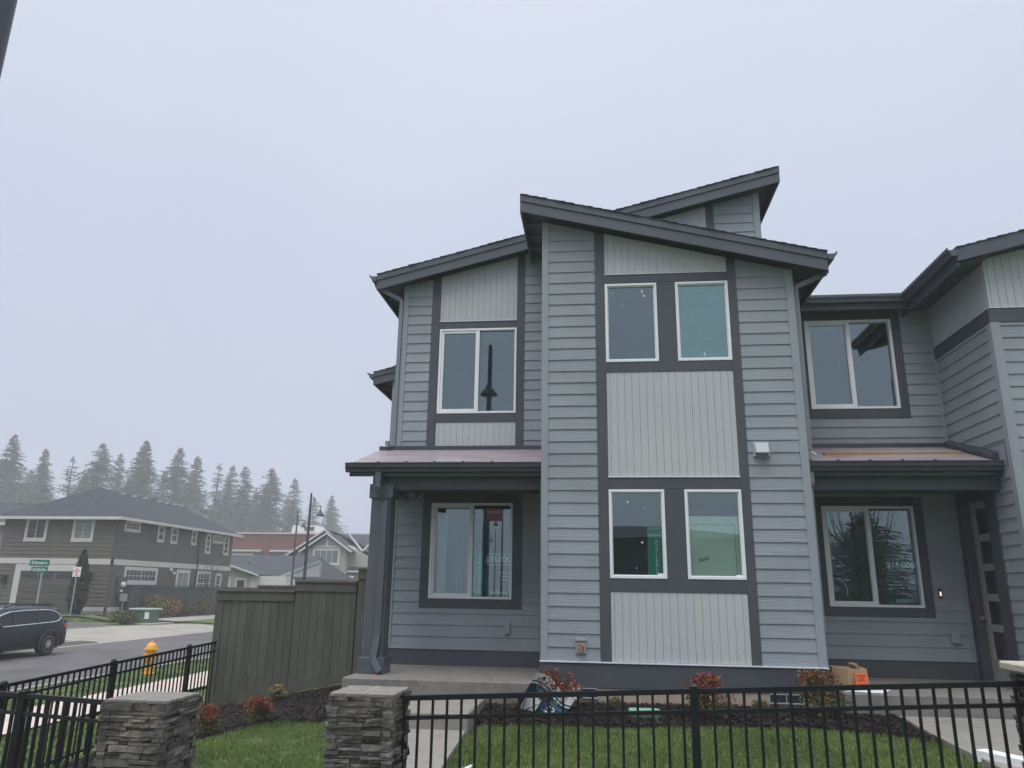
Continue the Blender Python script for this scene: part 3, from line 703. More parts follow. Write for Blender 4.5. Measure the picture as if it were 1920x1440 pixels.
smudge(WR[0], [(3.90, 5.20, .008, .6), (3.86, 4.68, .008, .9), (3.95, 4.685, .007, 1.5)], WY+.010)
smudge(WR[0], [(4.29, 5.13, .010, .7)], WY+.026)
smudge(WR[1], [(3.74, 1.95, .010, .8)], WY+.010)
# film, blank panel behind bay panes (they stand inside, apart from the window)
def single(name, mb, m, label, cat, origin, group=None, bevel=0, smooth=False):
    o = obj(name, mb, m, origin=origin, bevel=bevel, smooth=smooth); return tag(o, label, cat, group)
mb = MB(); n = 14
for i in range(n):
    for j in range(n):
        pass
xs = np.linspace(1.21, 1.885, 15); zs = np.linspace(4.83, 5.965, 20)
for z in zs:
    for x in xs: mb.v.append((x, BY+.027+random.uniform(0, .004), z))
for j in range(19):
    for i in range(14): k = j*15+i; mb.f.append((k, k+1, k+16, k+15))
FL = thing('protective_film', 'wrinkled teal protective film inside the upper right window of the bay', 'film', (1.5, BY+.03, 4.83))
obj('sheet', mb, 'film', FL, smooth=True)
rc = random.Random(4); mb = MB()
def crease(b, x, z, l, a, w, y, bend=.3, n=7):
    pts = []
    for i in range(n+1):
        t = i/n; aa = a+bend*math.sin(t*3); px_, pz_ = x+math.cos(aa)*l*t, z+math.sin(aa)*l*t; ww = w*math.sin(math.pi*t)**.7*rc.uniform(.5, 1.2)+.0004
        pts.append((px_, pz_, ww))
    for p, q in zip(pts[:-1], pts[1:]): b.poly([(p[0], y, p[1]-p[2]), (q[0], y, q[1]-q[2]), (q[0], y, q[1]+q[2]), (p[0], y, p[1]+p[2])])
for x, z, l, a, w in ((1.35, 5.40, .32, .75, .008), (1.30, 5.32, .16, .3, .006), (1.42, 5.02, .42, .42, .009), (1.34, 4.92, .22, .8, .004), (1.55, 5.46, .22, .2, .006), (1.60, 5.30, .18, .3, .005), (1.26, 5.78, .30, .15, .006), (1.62, 5.80, .2, .4, .007), (1.78, 5.85, .1, -1.2, .005), (1.50, 5.70, .25, .5, .005), (1.25, 5.85, .2, -.4, .006)): crease(mb, x, z, l, a, w, BY+.0262)
obj('creases', mb, 'hood', FL)
PP = thing('leaning_panel', 'pale door panel leaning inside the lower right bay window', 'panel', (1.54, 10.6, .68))
mb = MB(); mb.box(1.19, 1.95, 10.58, 10.615, .68, 2.60); obj('slab', mb, 'palepanel', PP, bevel=.003)
mb = MB(); mb.box(1.19, 1.83, 10.574, 10.58, 2.485, 2.493); mb.box(1.82, 1.828, 10.574, 10.58, .7, 2.485); obj('molding', mb, 'hood', PP)
text('handwriting', 'hold', .075, 'blacktext', PP, (1.40, 10.572, 2.03), (rad(90), rad(-14), 0))
# banner in the lower left bay window
BN = thing('available_banner', 'green AVAILABLE banner hanging inside the lower left bay window', 'banner', (.77, 10.56, 1.8))
mb = MB(); mb.box(.655, .862, 10.532, 10.537, 1.80, 2.44); obj('cloth', mb, 'banner', BN)
mb = MB(); mb.box(.655, .862, 10.529, 10.54, 2.42, 2.445); obj('rail', mb, 'bannertop', BN)
text('letters', 'pahlisch', .055, 'postertext', BN, (.76, 10.530, 2.34), FRONT)
for i, ch in enumerate('AVAILABLE'): text('letters', ch, .062, 'white', BN, (.775, 10.530, 2.255-.0515*i), FRONT, bold=.0015)
mb = MB(); mb.box(.78, .86, 10.505, 10.508, 1.815, 1.835); single('sticker', mb, 'paper', 'small white sticker at the foot of the lower left bay window', 'sticker', (.82, 10.505, 1.82))
mb = MB(); mb.box(1.80, 1.875, 10.505, 10.508, 1.81, 1.828); single('sticker', mb, 'paper', 'small white sticker at the foot of the lower right bay window', 'sticker', (1.84, 10.505, 1.82))
# left porch window: banner, poster, red sticker
YB = WY+.042
BN = thing('available_banner', 'dark green AVAILABLE banner in the left porch window behind the glass', 'banner', (-1.93, YB, 1.49))
mb = MB(); mb.box(-2.0, -1.84, YB, YB+.006, 1.49, 2.19); obj('cloth', mb, 'banner', BN)
for i, ch in enumerate('AVAILABLE'): text('letters', ch, .06, 'postertext', BN, (-1.895, YB-.002, 2.06-.062*i), FRONT)
def poster(x, y, z, w, h, label, mirror=False):
    P = thing('poster', label, 'poster', (x, y, z))
    m = MB(); m.box(x-w/2, x+w/2, y, y+.004, z, z+h); obj('sheet', m, 'poster', P)
    for s, sz, dz, bo in (('Life is Better With', .050, h-.07, 0), ('$15,000', .125, h-.155, .003), ('Towards This New Home', .034, h-.235, 0)): text('letters', s, sz, 'postertext', P, (x, y-.003, z+dz), FRONT, bold=bo)
    for i, s in enumerate(('SCAN TO', 'LEARN', 'MORE')): text('letters', s, .042, 'postertext', P, (x+w*.30, y-.003, z+h-.36-.055*i), FRONT)
    text('letters', 'pahlisch', .085, 'postertext', P, (x+.02, y-.003, z+.06), FRONT)
poster(-1.60, YB, 1.49, .40, .72, 'dark offer poster reading $15,000 in the left porch window')
poster(4.50, YB, 1.47, .42, .72, 'dark offer poster reading $15,000 in the right porch window')
ST = thing('window_sticker', 'dull red sticker in the top corner of the left porch window', 'sticker', (-1.64, WY+.022, 2.62))
mb = MB(); mb.box(-1.80, -1.55, WY+.022, WY+.026, 2.66, 2.86); obj('label_sheet', mb, 'sticker', ST)
text('letters', 'MILGARD', .055, 'postertext', ST, (-1.675, WY+.020, 2.80), FRONT)
CT = thing('window_blind', 'pale vertical blind edge standing inside the left porch window', 'blind', (-2.5, WY+.12, 1.5))
mb = MB(); mb.box(-2.60, -2.47, WY+.16, WY+.18, 1.45, 2.75); obj('slat', mb, 'bannertop', CT)
mb = MB()
for k in range(4): mb.box(-2.30+.075*k, -2.285+.075*k, WY+.22, WY+.26, 1.45, 2.35)
obj('slats', mb, 'hood', CT)
TG = thing('red_tag', 'red tag hanging on a white string inside the right porch window', 'tag', (3.66, WY+.09, 1.55))
mb = MB(); mb.prism([(3.62, WY+.09, 1.76), (3.70, WY+.09, 1.76), (3.685, WY+.09, 1.80), (3.665, WY+.09, 1.86), (3.64, WY+.09, 1.80)], (0, .004, 0)); obj('tag', mb, 'redtext', TG)
mb = MB(); mb.tube([(3.69, WY+.09, 1.76), (3.715, WY+.09, 1.68), (3.71, WY+.09, 1.58)], .012, 6); obj('cord', mb, 'paper', TG)
# porches ---------------------------------------------------------
def porch(x0, x1, left):
    P = MB(); P.hexa([(x0, 10.66, 3.335), (x1, 10.66, 3.335), (x1, 12.14, 3.80), (x0, 12.14, 3.80), (x0, 10.66, 3.365), (x1, 10.66, 3.365), (x1, 12.14, 3.83), (x0, 12.14, 3.83)])
    r = obj('porch_roof', P, 'roofsheet', HS)
    u = MB(); u.hexa([(x0+.01, 10.67, 3.22), (x1-.01, 10.67, 3.22), (x1-.01, 12.13, 3.68), (x0+.01, 12.13, 3.68), (x0+.01, 10.67, 3.334), (x1-.01, 10.67, 3.334), (x1-.01, 12.13, 3.799), (x0+.01, 12.13, 3.799)]); obj('roof_deck', u, 'fascia', r)
    e = MB(); e.box(x0-.0, x1, 10.645, 10.66, 3.30, 3.372); e.box(x0, x1, 12.06, 12.13, 3.80, 3.875); obj('metal_edge', e, 'darkmetal', r)
    s = MB()
    for k in range(1, int((x1-x0)/.42)): xx = x0+.42*k; s.tube([(xx, 10.655, 3.372), (xx, 10.655, 3.385)], .02, 6)
    obj('screw', s, 'darkmetal', r)
    g = MB(); prof = [(0, -.125), (.075, -.125), (.082, -.09), (.105, -.06), (.108, -.012), (.118, -.008), (.118, .004), (.10, .004), (.10, -.04), (0, -.04)]
    g.prism([(x0-.04 if left else x0+.0, 10.645-a, 3.345+b) for a, b in prof], (x1-x0+(.04 if left else -.02), 0, 0)); obj('gutter', g, 'darkmetal', r, bevel=0)
    f = MB(); f.box(x0, x1, 10.645, 10.67, 3.165, 3.30); obj('fascia_board', f, 'darkmetal', r)
    return r
pr = porch(-3.62, -.80, True); pr2 = porch(2.862, 5.375, False)
mb = MB(); mb.hexa([(5.30, 10.72, 3.40), (5.38, 10.72, 3.40), (5.38, 12.08, 3.83), (5.30, 12.08, 3.83), (5.30, 10.72, 3.45), (5.38, 10.72, 3.50), (5.38, 12.08, 3.92), (5.30, 12.08, 3.88)]); obj('step_flashing', mb, 'darkmetal', pr2)
mb = MB(); mb.box(2.852, 2.96, 10.72, 10.78, 3.40, 3.55); mb.hexa([(2.853, 10.75, 3.56), (3.06, 10.85, 3.52), (3.06, 12.0, 3.82), (2.853, 12.0, 3.86), (2.853, 10.75, 3.575), (3.06, 10.85, 3.53), (3.06, 12.0, 3.83), (2.853, 12.0, 3.875)]) if False else None; obj('step_flashing', mb, 'galv', pr2)
mb = MB(); mb.bar((2.87, 10.86, 3.60), (3.06, 10.9, 3.50), .05, .02); obj('loose_flashing', mb, 'white', pr2)
# beams, ceilings
mb = MB(); mb.box(-3.30, -.82, 10.78, 10.99, 2.99, 3.21); mb.box(-3.30, -3.09, 10.99, 12.12, 2.99, 3.21); obj('porch_beam', mb, 'trim', HS)
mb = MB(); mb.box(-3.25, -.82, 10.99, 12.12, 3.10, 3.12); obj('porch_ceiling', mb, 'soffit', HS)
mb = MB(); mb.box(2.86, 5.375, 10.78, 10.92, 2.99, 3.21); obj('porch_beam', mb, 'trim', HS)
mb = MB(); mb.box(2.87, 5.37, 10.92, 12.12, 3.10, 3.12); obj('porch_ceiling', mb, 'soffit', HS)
mb = MB(); mb.box(-2.83, -2.70, 10.99, 11.12, 2.90, 3.08); obj('porch_light', mb, 'darkmetal', HS, bevel=.01)
# post
mb = MB(); mb.box(-3.295, -3.005, 10.75, 11.04, .62, 2.93); PO = obj('porch_post', mb, 'gutter', HS, bevel=.006)
mb = MB(); mb.box(-3.325, -2.975, 10.72, 11.07, 2.86, 3.06); obj('post_cap', mb, 'gutter', PO, bevel=.004)
mb = MB(); mb.box(-3.34, -2.965, 10.71, 11.08, .455, .665); obj('post_base', mb, 'gutter', PO, bevel=.004)
# downspouts
def spout(pts, name='downspout', m='downspout', w=.065, h=.05):
    d = MB()
    for a, b in zip(pts[:-1], pts[1:]): d.bar(a, b, w, h, up=(0, 1, 0.01))
    return obj(name, d, m, HS, bevel=.004)
spout([(-3.17, 10.60, 3.22), (-3.17, 10.60, 2.99), (-3.075, 10.715, 2.82), (-3.075, 10.725, .95), (-3.11, 10.68, .66), (-2.99, 10.62, .49)], m='fascia', w=.088)
spout([(-3.83, 12.0, 6.80), (-3.83, 12.0, 6.72), (-3.395, 12.12, 6.50), (-3.395, 12.12, 3.92), (-3.45, 12.04, 3.88)])
mb = MB(); mb.box(-3.50, -3.44, 11.97, 12.04, 3.88, 3.95); obj('spout_end', mb, 'downspout', HS)
spout([(3.33, 10.5, 6.17), (3.33, 10.5, 6.08), (2.90, 10.56, 5.90), (2.90, 10.60, 3.5)], m='downspout')
spout([(2.905, 10.62, 3.22), (2.905, 10.62, 3.05), (2.89, 10.66, 3.0), (2.89, 10.68, .6)], w=.05)
# slabs and steps
def slab(name, x0, x1, y0, y1, z0, z1, lab, m='concrete'):
    b = MB(); b.box(x0, x1, y0, y1, z0, z1); o = obj(name, b, m, bevel=.012); o['kind'] = 'structure'; o['label'] = lab
slab('porch_slab', -3.38, -.80, 10.22, 12.14, -.2, .452, 'concrete slab of the left porch')
slab('porch_slab', 2.92, 5.36, 10.15, 12.14, -.1, .445, 'concrete slab of the right porch')
slab('porch_step', -2.42, -1.46, 8.84, 10.215, -.2, .27, 'concrete step below the left porch slab', 'walk')
slab('porch_step', 3.52, 5.02, 9.82, 10.145, 0, .215, 'concrete strip below the right porch slab', 'walk')
# door in the side wall
yd0, yd1, zd0, zd1 = DR
mb = MB(); slabs(mb, rs, yd1, WY-.04, .43, 3.10, 0, .03); slabs(mb, rs, 10.98, yd0, .43, 3.10, 0, .03); slabs(mb, rs, yd0, yd1, zd1, 3.10, 0, .03)
slabs(mb, rs, yd0-.001, yd0+.02, zd0, zd1, -.16, .031); slabs(mb, rs, yd1-.02, yd1+.001, zd0, zd1, -.16, .031); slabs(mb, rs, yd0+.02, yd1-.02, zd1-.02, zd1, -.16, .031); DC = obj('front_door', mb, 'trim', HS); 
mb = MB(); fr = faceXm(RX+.10)
y0, y1 = yd0, yd1; st = .12
slabs(mb, fr, y0, y0+st, zd0, zd1, -.04, 0); slabs(mb, fr, y1-st, y1, zd0, zd1, -.04, 0)
zl = np.linspace(zd0+.30, zd1-.12, 6)
slabs(mb, fr, y0+st, y1-st, zd0, zl[0], -.04, 0); slabs(mb, fr, y0+st, y1-st, zl[5], zd1, -.04, 0)
for k in range(1, 5): slabs(mb, fr, y0+st, y1-st, zl[k]-.05, zl[k]+.05, -.04, 0)
obj('door_leaf', mb, 'doorpaint', DC, bevel=.003)
mb = MB(); slabs(mb, fr, y0+st, y1-st, zl[0], zl[5], -.03, -.025); obj('door_glass', mb, 'darkglass', DC)
mb = MB(); mb.lathe([(.012, 0), (.012, .04), (.03, .05), (.03, .07), (.01, .078)], (RX+.10, y1-.06, 1.30), 'x', 12)
for i in range(len(mb.v)): x, y, z = mb.v[i]; mb.v[i] = (2*(RX+.10)-x, y, z)
mb.lathe([(.028, -.012), (.028, 0)], (RX+.10, y1-.06, 1.47), 'x', 12); obj('door_handle', mb, 'galv', DC)
mb = MB(); mb.box(RX-.12, RX+.16, yd0-.05, yd1+.05, .40, .455); obj('threshold', mb, 'gutter', DC)
mb = MB(); mb.poly([(RX+.3, yd0, zd0), (RX+.3, yd1, zd0), (RX+.3, yd1, zd1), (RX+.3, yd0, zd1)]); obj('door_back', mb, 'blacktext', DC)
# wall fittings
mb = MB(); mb.box(4.965, 5.015, WY-.03, WY-.005, 1.56, 1.70); db = obj('doorbell', mb, 'blacktext', HS, bevel=.004)
mb = MB(); mb.box(4.98, 5.0, WY-.034, WY-.028, 1.60, 1.66); obj('doorbell_button', mb, 'litbutton', db)
for x, w in ((-1.47, .085), (5.05, .14)):
    mb = MB(); mb.box(x, x+w, WY-.05, WY-.005, .94, 1.10); mb.tube([(x+w/2, WY-.03, .93), (x+w/2, WY-.03, .915)], .025, 8); obj('outlet_cover', mb, 'siding', HS, bevel=.004)
mb = MB(); mb.hexa([(2.12, BY-.05, 3.40), (2.34, BY-.05, 3.40), (2.34, BY-.006, 3.40), (2.12, BY-.006, 3.40), (2.12, BY-.04, 3.60), (2.34, BY-.04, 3.60), (2.34, BY-.006, 3.60), (2.12, BY-.006, 3.60)])
mb.hexa([(2.14, BY-.13, 3.44), (2.32, BY-.13, 3.44), (2.32, BY-.05, 3.44), (2.14, BY-.05, 3.44), (2.14, BY-.06, 3.585), (2.32, BY-.06, 3.585), (2.32, BY-.04, 3.585), (2.14, BY-.04, 3.585)])
VH = obj('vent_hood', mb, 'hood', HS, bevel=.005)
mb = MB(); mb.box(2.15, 2.31, BY-.125, BY-.05, 3.42, 3.438); obj('hood_opening', mb, 'gutter', VH)
mb = MB(); mb.box(-.325, -.185, BY-.04, BY-.006, .80, .945); mb.box(-.325, -.185, BY-.05, BY-.006, .955, .985); HB = obj('hose_tap', mb, 'siding', HS, bevel=.004)
mb = MB(); mb.lathe([(.030, -.005), (.034, .0), (.034, .012), (.02, .02)], (-.255, BY-.065, .885), 'y', 12); mb.tube([(-.255, BY-.04, .87), (-.255, BY-.09, .855), (-.255, BY-.10, .825)], .014, 8)
for k in range(4): a = k*1.57+.4; mb.tube([(-.255, BY-.07, .885), (-.255+.035*math.cos(a), BY-.075, .885+.035*math.sin(a))], .007, 6)
obj('tap_valve', mb, 'brass', HB)
# crawl space vents in the foundation
def crawl(x0, x1, z0, z1):
    f = MB(); w = .012; y0, y1 = 10.462, 10.486
    f.box(x0, x0+w, y0, y1, z0, z1); f.box(x1-w, x1, y0, y1, z0, z1); f.box(x0, x1, y0-.01, y1, z0-w, z0); f.box(x0, x1, y0, y1, z1-.01, z1); (f.box((x0+x1)/2-.005, (x0+x1)/2+.005, y0+.005, y1, z0, z1) if x1-x0 > .3 else None)
    v = obj('crawl_vent', f, 'hood', HS)
    g = MB(); g.box(x0+w, x1-w, 10.475, 10.484, z0, z1-.01)
    obj('vent_screen', g, 'blacktext', v)
crawl(-.27, -.04, .27, .382); crawl(2.10, 2.53, .275, .378)
mb = MB(); mb.box(-.42, -.28, 10.462, 10.484, .24, .381); obj('patch_board', mb, 'white', HS)
mb = MB(); mb.box(-.50, -.03, 10.466, 10.482, .0, .24); obj('parge_patch', mb, 'concrete', HS)
# red paint marks left by the builders, on the concrete and the base board
mb = MB(); mb.box(-2.99, -2.93, 10.30, 10.42, .4525, .4545); single('paint_mark', mb, 'redmark', 'small red paint mark on the left porch slab by the post', 'paint mark', (-2.96, 10.35, .453))
mb = MB(); mb.box(-3.0, -2.93, 10.3, 10.5, .4525, .4535)

# ------------------------------------------------------------ things on and about the porch
mb = MB(); mb.hexa([(3.28, 11.22, 3.525), (5.20, 11.32, 3.555), (5.20, 11.41, 3.583), (3.28, 11.31, 3.553), (3.28, 11.22, 3.585), (5.20, 11.32, 3.612), (5.20, 11.41, 3.64), (3.28, 11.31, 3.613)])
single('timber_plank', mb, 'lumber', 'reddish timber plank lying on the right porch roof', 'plank', (4.2, 11.3, 3.55), bevel=.004)
BX = thing('cardboard_box', 'open brown cardboard box at the left end of the right porch slab', 'box', (3.30, 11.15, .445))
mb = MB(); c, s = .35, .2
mb.hexa([(3.07, 11.10, .447), (3.23, 11.00, .447), (3.23, 11.30, .447), (3.07, 11.35, .447), (3.07, 11.10, .665), (3.23, 11.00, .65), (3.23, 11.30, .66), (3.07, 11.35, .665)])
mb.hexa([(3.232, 11.00, .447), (3.51, 11.02, .447), (3.51, 11.3, .447), (3.232, 11.3, .447), (3.232, 11.00, .65), (3.49, 11.02, .655), (3.49, 11.3, .66), (3.232, 11.3, .66)])
obj('carton', mb, 'cardboard', BX)
mb = MB(); mb.hexa([(3.36, 11.02, .655), (3.42, 11.02, .655), (3.40, 11.25, .66), (3.34, 11.25, .66), (3.33, 10.99, .705), (3.37, 10.99, .72), (3.35, 11.22, .72), (3.31, 11.22, .71)]); obj('flap', mb, 'cardboard', BX)
OP = thing('orange_packet', 'orange packet with black print standing against the cardboard box', 'packet', (3.40, 10.97, .447))
mb = MB(); mb.box(3.31, 3.475, 10.955, 10.985, .447, .605); obj('packet', mb, 'orange', OP, bevel=.003)
for i, (s, z) in enumerate((('NOTICE', .575), ('of work', .545), ('please read', .52))): text('print', s, .030 if i == 0 else .02, 'blacktext', OP, (3.39, 10.952, z), FRONT)
mb = MB(); mb.poly([(2.95, 10.22, .452), (3.62, 10.35, .452), (3.75, 10.75, .456), (3.35, 10.72, .456), (3.05, 10.6, .454)]); mb.prism([(2.98, 10.30, .449), (3.40, 10.22, .449), (3.72, 10.75, .449), (3.1, 10.7, .449)], (0, 0, .006)); mb.f = mb.f[1:]
single('white_sheet', mb, 'paper', 'flat white sheet lying on the slab below the cardboard box', 'sheet', (3.3, 10.5, .45))
# green valve box lid
VB = thing('valve_box', 'pale green irrigation box lid set in the mulch below the bay', 'valve box', (.52, 9.85, .15))
mb = MB(); pts = [(.33, 9.72), (.37, 9.69), (.66, 9.69), (.70, 9.73), (.70, 9.98), (.66, 10.02), (.37, 10.02), (.33, 9.98)]
mb.prism([(x, y, H(x, y)+.04 if False else .215) for x, y in pts], (0, 0, .012)); obj('lid', mb, 'valvegreen', VB, bevel=.004)
mb = MB(); mb.prism([((x-.515)*1.02+.515, (y-9.855)*1.02+9.855, .12) for x, y in pts], (0, 0, .09)); obj('rim', mb, 'cabinetgreen', VB)
# crumpled yard sign
YS = thing('yard_sign', 'bent blue and white yard sign with numbers fallen by the left shrub', 'sign', (-.65, 9.75, .15))
O_ = Vector((-.775, 9.72, .625)); U = Vector((.47, -.05, -.265)); V = Vector((-.15, .10, -.235))
def sp(u, v): # sheet space 0..1, with a fold
    q = O_+U*u+V*v*1.9; q.y += .07*math.sin(u*5)+.04*math.cos(v*4); q.z += .03*math.sin(u*6.2); return q
def strip(u0, u1, v0, v1, off, m, name, n=10):
    b = MB()
    for j in range(n+1):
        for i in range(n+1):
            q = sp(u0+(u1-u0)*i/n, v0+(v1-v0)*j/n); b.v.append((q.x, q.y-off, q.z))
    for j in range(n):
        for i in range(n): k = j*(n+1)+i; b.f.append((k, k+1, k+n+2, k+n+1))
    return obj(name, b, m, YS, smooth=True)
strip(0, 1, 0, 1, 0, 'white', 'sign_sheet'); strip(0, 1, .19, .23, .004, 'signteal', 'stripe'); strip(.0, 1, .27, 1.0, .004, 'signblue', 'printed_field')
strip(.08, .42, .52, .95, .008, 'white', 'white_block'); strip(.2, .95, .34, .40, .008, 'signteal', 'stripe'); strip(.5, .95, .62, .66, .008, 'signteal', 'stripe'); strip(.5, .9, .78, .81, .008, 'white', 'stripe')
def signtext(s, u, v, sz, m):
    q = sp(u, v); text('numbers', s, sz, m, YS, (q.x, q.y-.022, q.z), (rad(84), rad(29), rad(0)), bold=.001)
signtext('4217', .38, .085, .115, 'blacktext'); signtext('531', .70, .50, .12, 'white')
mb = MB(); 
for a, b in (((-.97, 9.72, .12), (-.88, 9.68, .42)), ((-1.0, 9.75, .16), (-.75, 9.62, .28))): mb.tube([a, b], .006, 6)
obj('wire_legs', mb, 'blacktext', YS)
# white trim board on the right walk, white stub on the left walk
mb = MB(); mb.hexa([(3.50, 8.18, .10), (3.62, 8.25, .10), (4.12, 7.3, .10), (3.99, 7.2, .10), (3.50, 8.18, .21), (3.62, 8.25, .21), (4.12, 7.3, .21), (3.99, 7.2, .21)])
single('trim_board_offcut', mb, 'white', 'white painted board lying on the right walkway edge', 'board', (3.8, 7.7, .13), bevel=.006)
mb = MB(); mb.hexa([(-1.33, 7.55, -.06), (-1.21, 7.62, -.06), (-1.21, 7.74, -.06), (-1.33, 7.70, -.06), (-1.32, 7.58, -.03), (-1.22, 7.63, .0), (-1.22, 7.72, .0), (-1.32, 7.69, -.03)])
single('paving_offcut', mb, 'white', 'white board offcut lying in the grass by the left walkway', 'board', (-1.28, 7.7, -.03), bevel=.004)

# ------------------------------------------------------------ metal fences
def cap_post(name, x, y, z0, z1, parent, s=.052):
    b = MB(); b.box(x-s/2, x+s/2, y-s/2, y+s/2, z0, z1-.02); h = s/2+.004; b.hexa([(x-h, y-h, z1-.02), (x+h, y-h, z1-.02), (x+h, y+h, z1-.02), (x-h, y+h, z1-.02), (x-.012, y-.012, z1), (x+.012, y-.012, z1), (x+.012, y+.012, z1), (x-.012, y+.012, z1)])
    return obj(name, b, 'fenceblack', parent)
def metal_fence(label, A, B, posts, ztop, zbot, group='black metal fences', sp=.1036, ph=0, s=.052, pk=.017):
    """A->B in plan; ztop(t), zbot(t) in metres along; posts: distances"""
    A, B = Vector(A), Vector(B); L = (B-A).length; d = (B-A)/L
    F = thing('metal_fence', label, 'fence', (A.x, A.y, zbot(0)), 0, group)
    at = lambda t, z: (A.x+d.x*t, A.y+d.y*t, z)
    for off, h in ((-.017, .034), (-.149, .026), (-.97, .026)):
        r = MB(); r.bar(at(0, ztop(0)+off), at(L, ztop(L)+off), .030, h); obj('rail', r, 'fenceblack', F)
    t = ph; 
    while t < L:
        if all(abs(t-p) > .03 for p in posts):
            b = MB(); x, y, z = at(t, 0); w = pk/2; b.box(x-w, x+w, y-w, y+w, zbot(t)+.03, ztop(t)-.03); obj('picket', b, 'fenceblack', F)
        t += sp
    for p in posts:
        x, y, z = at(p, 0); P_ = cap_post('post', x, y, zbot(p)-.05, ztop(p)+.035, F, s)
        b = MB()
        for off in (-.017, -.149):
            for sx in (-1, 1): b.box(x+sx*.045-.01, x+sx*.045+.01, y-.022, y-.012, ztop(p)+off-.008, ztop(p)+off+.008)
        obj('bracket', b, 'fenceblack', P_)
    return F
zt = lambda x: .941+.04*0+.0505*x
metal_fence('black metal fence across the front lawn between two stone pillars', (-1.47, 5.7, 0), (2.80, 5.7, 0), [2.11], lambda t: .921+.0505*(-1.47+t)+.0, lambda t: -.13+.0505*(-1.47+t), ph=.064)
metal_fence('short black metal fence running left from the leftmost stone pillar', (-3.66, 5.7, 0), (-3.66-.951*2.75, 5.7+.309*2.75, 0), [1.0], lambda t: .750-.014*t, lambda t: -.32-.06*t, ph=.07, s=.06, pk=.021)
metal_fence('black metal side fence sloping along the pavement to the board fence', (-6.3, 6.35, 0), (-6.3, 12.45, 0), [0, 1.53, 3.40, 5.27], lambda t: .500+.034*t-.003, lambda t: -.56+.034*t, ph=.06)

# ------------------------------------------------------------ stone pillars
def pillar(label, cx, cy, hw, z0, z1, cap):
    P = thing('stone_pillar', label, 'pillar', (cx, cy, z0), 0, 'stacked stone pillars')
    b = MB(); b.box(cx-hw+.04, cx+hw-.04, cy-hw+.04, cy+hw-.04, z0, z1-.03); obj('core', b, 'stonecore', P)
    b = MB(); z = z0
    while z < z1-.02:
        h = min(random.choice([.02, .026, .03, .036, .045, .055]), z1-.012-z)
        if h < .02: break
        for side in range(4):
            u = -hw+random.uniform(-.02, .0)
            while u < hw:
                w = random.uniform(.07, .26); e = min(hw+random.uniform(-.005, .015), u+w)
                if hw-e < .04: e = hw+random.uniform(-.005, .012)
                o = random.uniform(-.018, .022); hs = [h] if random.random() > .35 or h < .044 else [h*.45, h*.55]; zz = z
                for hh in hs:
                    o2 = o+random.uniform(-.008, .008); g = .0015
                    i0 = len(b.v)
                    q = [(u+g, -hw-o2, zz+g), (e-g, -hw-o2, zz+g), (e-g, -hw+.06, zz+g), (u+g, -hw+.06, zz+g), (u+g, -hw-o2, zz+hh-g), (e-g, -hw-o2, zz+hh-g), (e-g, -hw+.06, zz+hh-g), (u+g, -hw+.06, zz+hh-g)]
                    # split the face with a middle column so it is not flat
                    m0 = (q[0][0]+q[1][0])/2+random.uniform(-.02, .02)
                    mid = [(m0, -hw-o2-random.uniform(-.004, .012), zz+g+random.uniform(0, .004)), (m0, -hw-o2-random.uniform(-.004, .012), zz+hh-g-random.uniform(0, .004))]
                    pts = q+mid
                    pts = [(p[0]+random.uniform(-.003, .003), p[1]+random.uniform(-.004, .004), p[2]+random.uniform(-.002, .002)) for p in pts]
                    ca, sa = [(1, 0), (0, 1), (-1, 0), (0, -1)][side]
                    b.v += [(cx+p[0]*ca-p[1]*sa, cy+p[0]*sa+p[1]*ca, p[2]) for p in pts]
                    for f in ((3, 2, 1, 8, 0), (4, 9, 5, 6, 7), (0, 8, 9, 4), (8, 1, 5, 9), (1, 2, 6, 5), (3, 0, 4, 7)): b.f.append(tuple(i0+k for k in f))
                    zz += hh
                u = e
        z += h
    so_ = obj('stonework', b, 'stone', P)
    b = MB()
    if cap == 'slate':
        n = 18; ring = []
        for i in range(n*4):
            s = i//n; t = (i % n)/n*2-1; e = hw+random.uniform(-.012, .018); x, y = [(t*hw, -e), (e, t*hw), (-t*hw, e), (-e, -t*hw)][s]; ring.append((cx+x, cy+y))
        b.prism([(x, y, z1-.02) for x, y in ring], (0, 0, .018)); obj('cap', b, 'cap', P)
        b = MB(); b.box(cx-.004, cx+.004, cy-hw+.01, cy+hw-.01, z1-.003, z1+.0005); b.box(cx-hw+.01, cx+hw-.01, cy-.004, cy+.004, z1-.003, z1+.001); obj('mortar_joint', b, 'capstone', P)
    else:
        e = hw+.05; b.box(cx-e, cx+e, cy-e, cy+e, z1, z1+.06); o = obj('cap', b, 'capstone', P, bevel=.012)
pillar('stacked stone pillar left of the walkway, its flat top beside the green fence', -1.655, 5.68, .225, -.3, .885, 'slate')
pillar('leftmost stacked stone pillar where the two black fences meet', -3.30, 5.66, .235, -.5, .800, 'slate')
pillar('stone pillar with thick pale cap at the right edge', 3.0, 5.62, .21, -.1, 1.115, 'block')

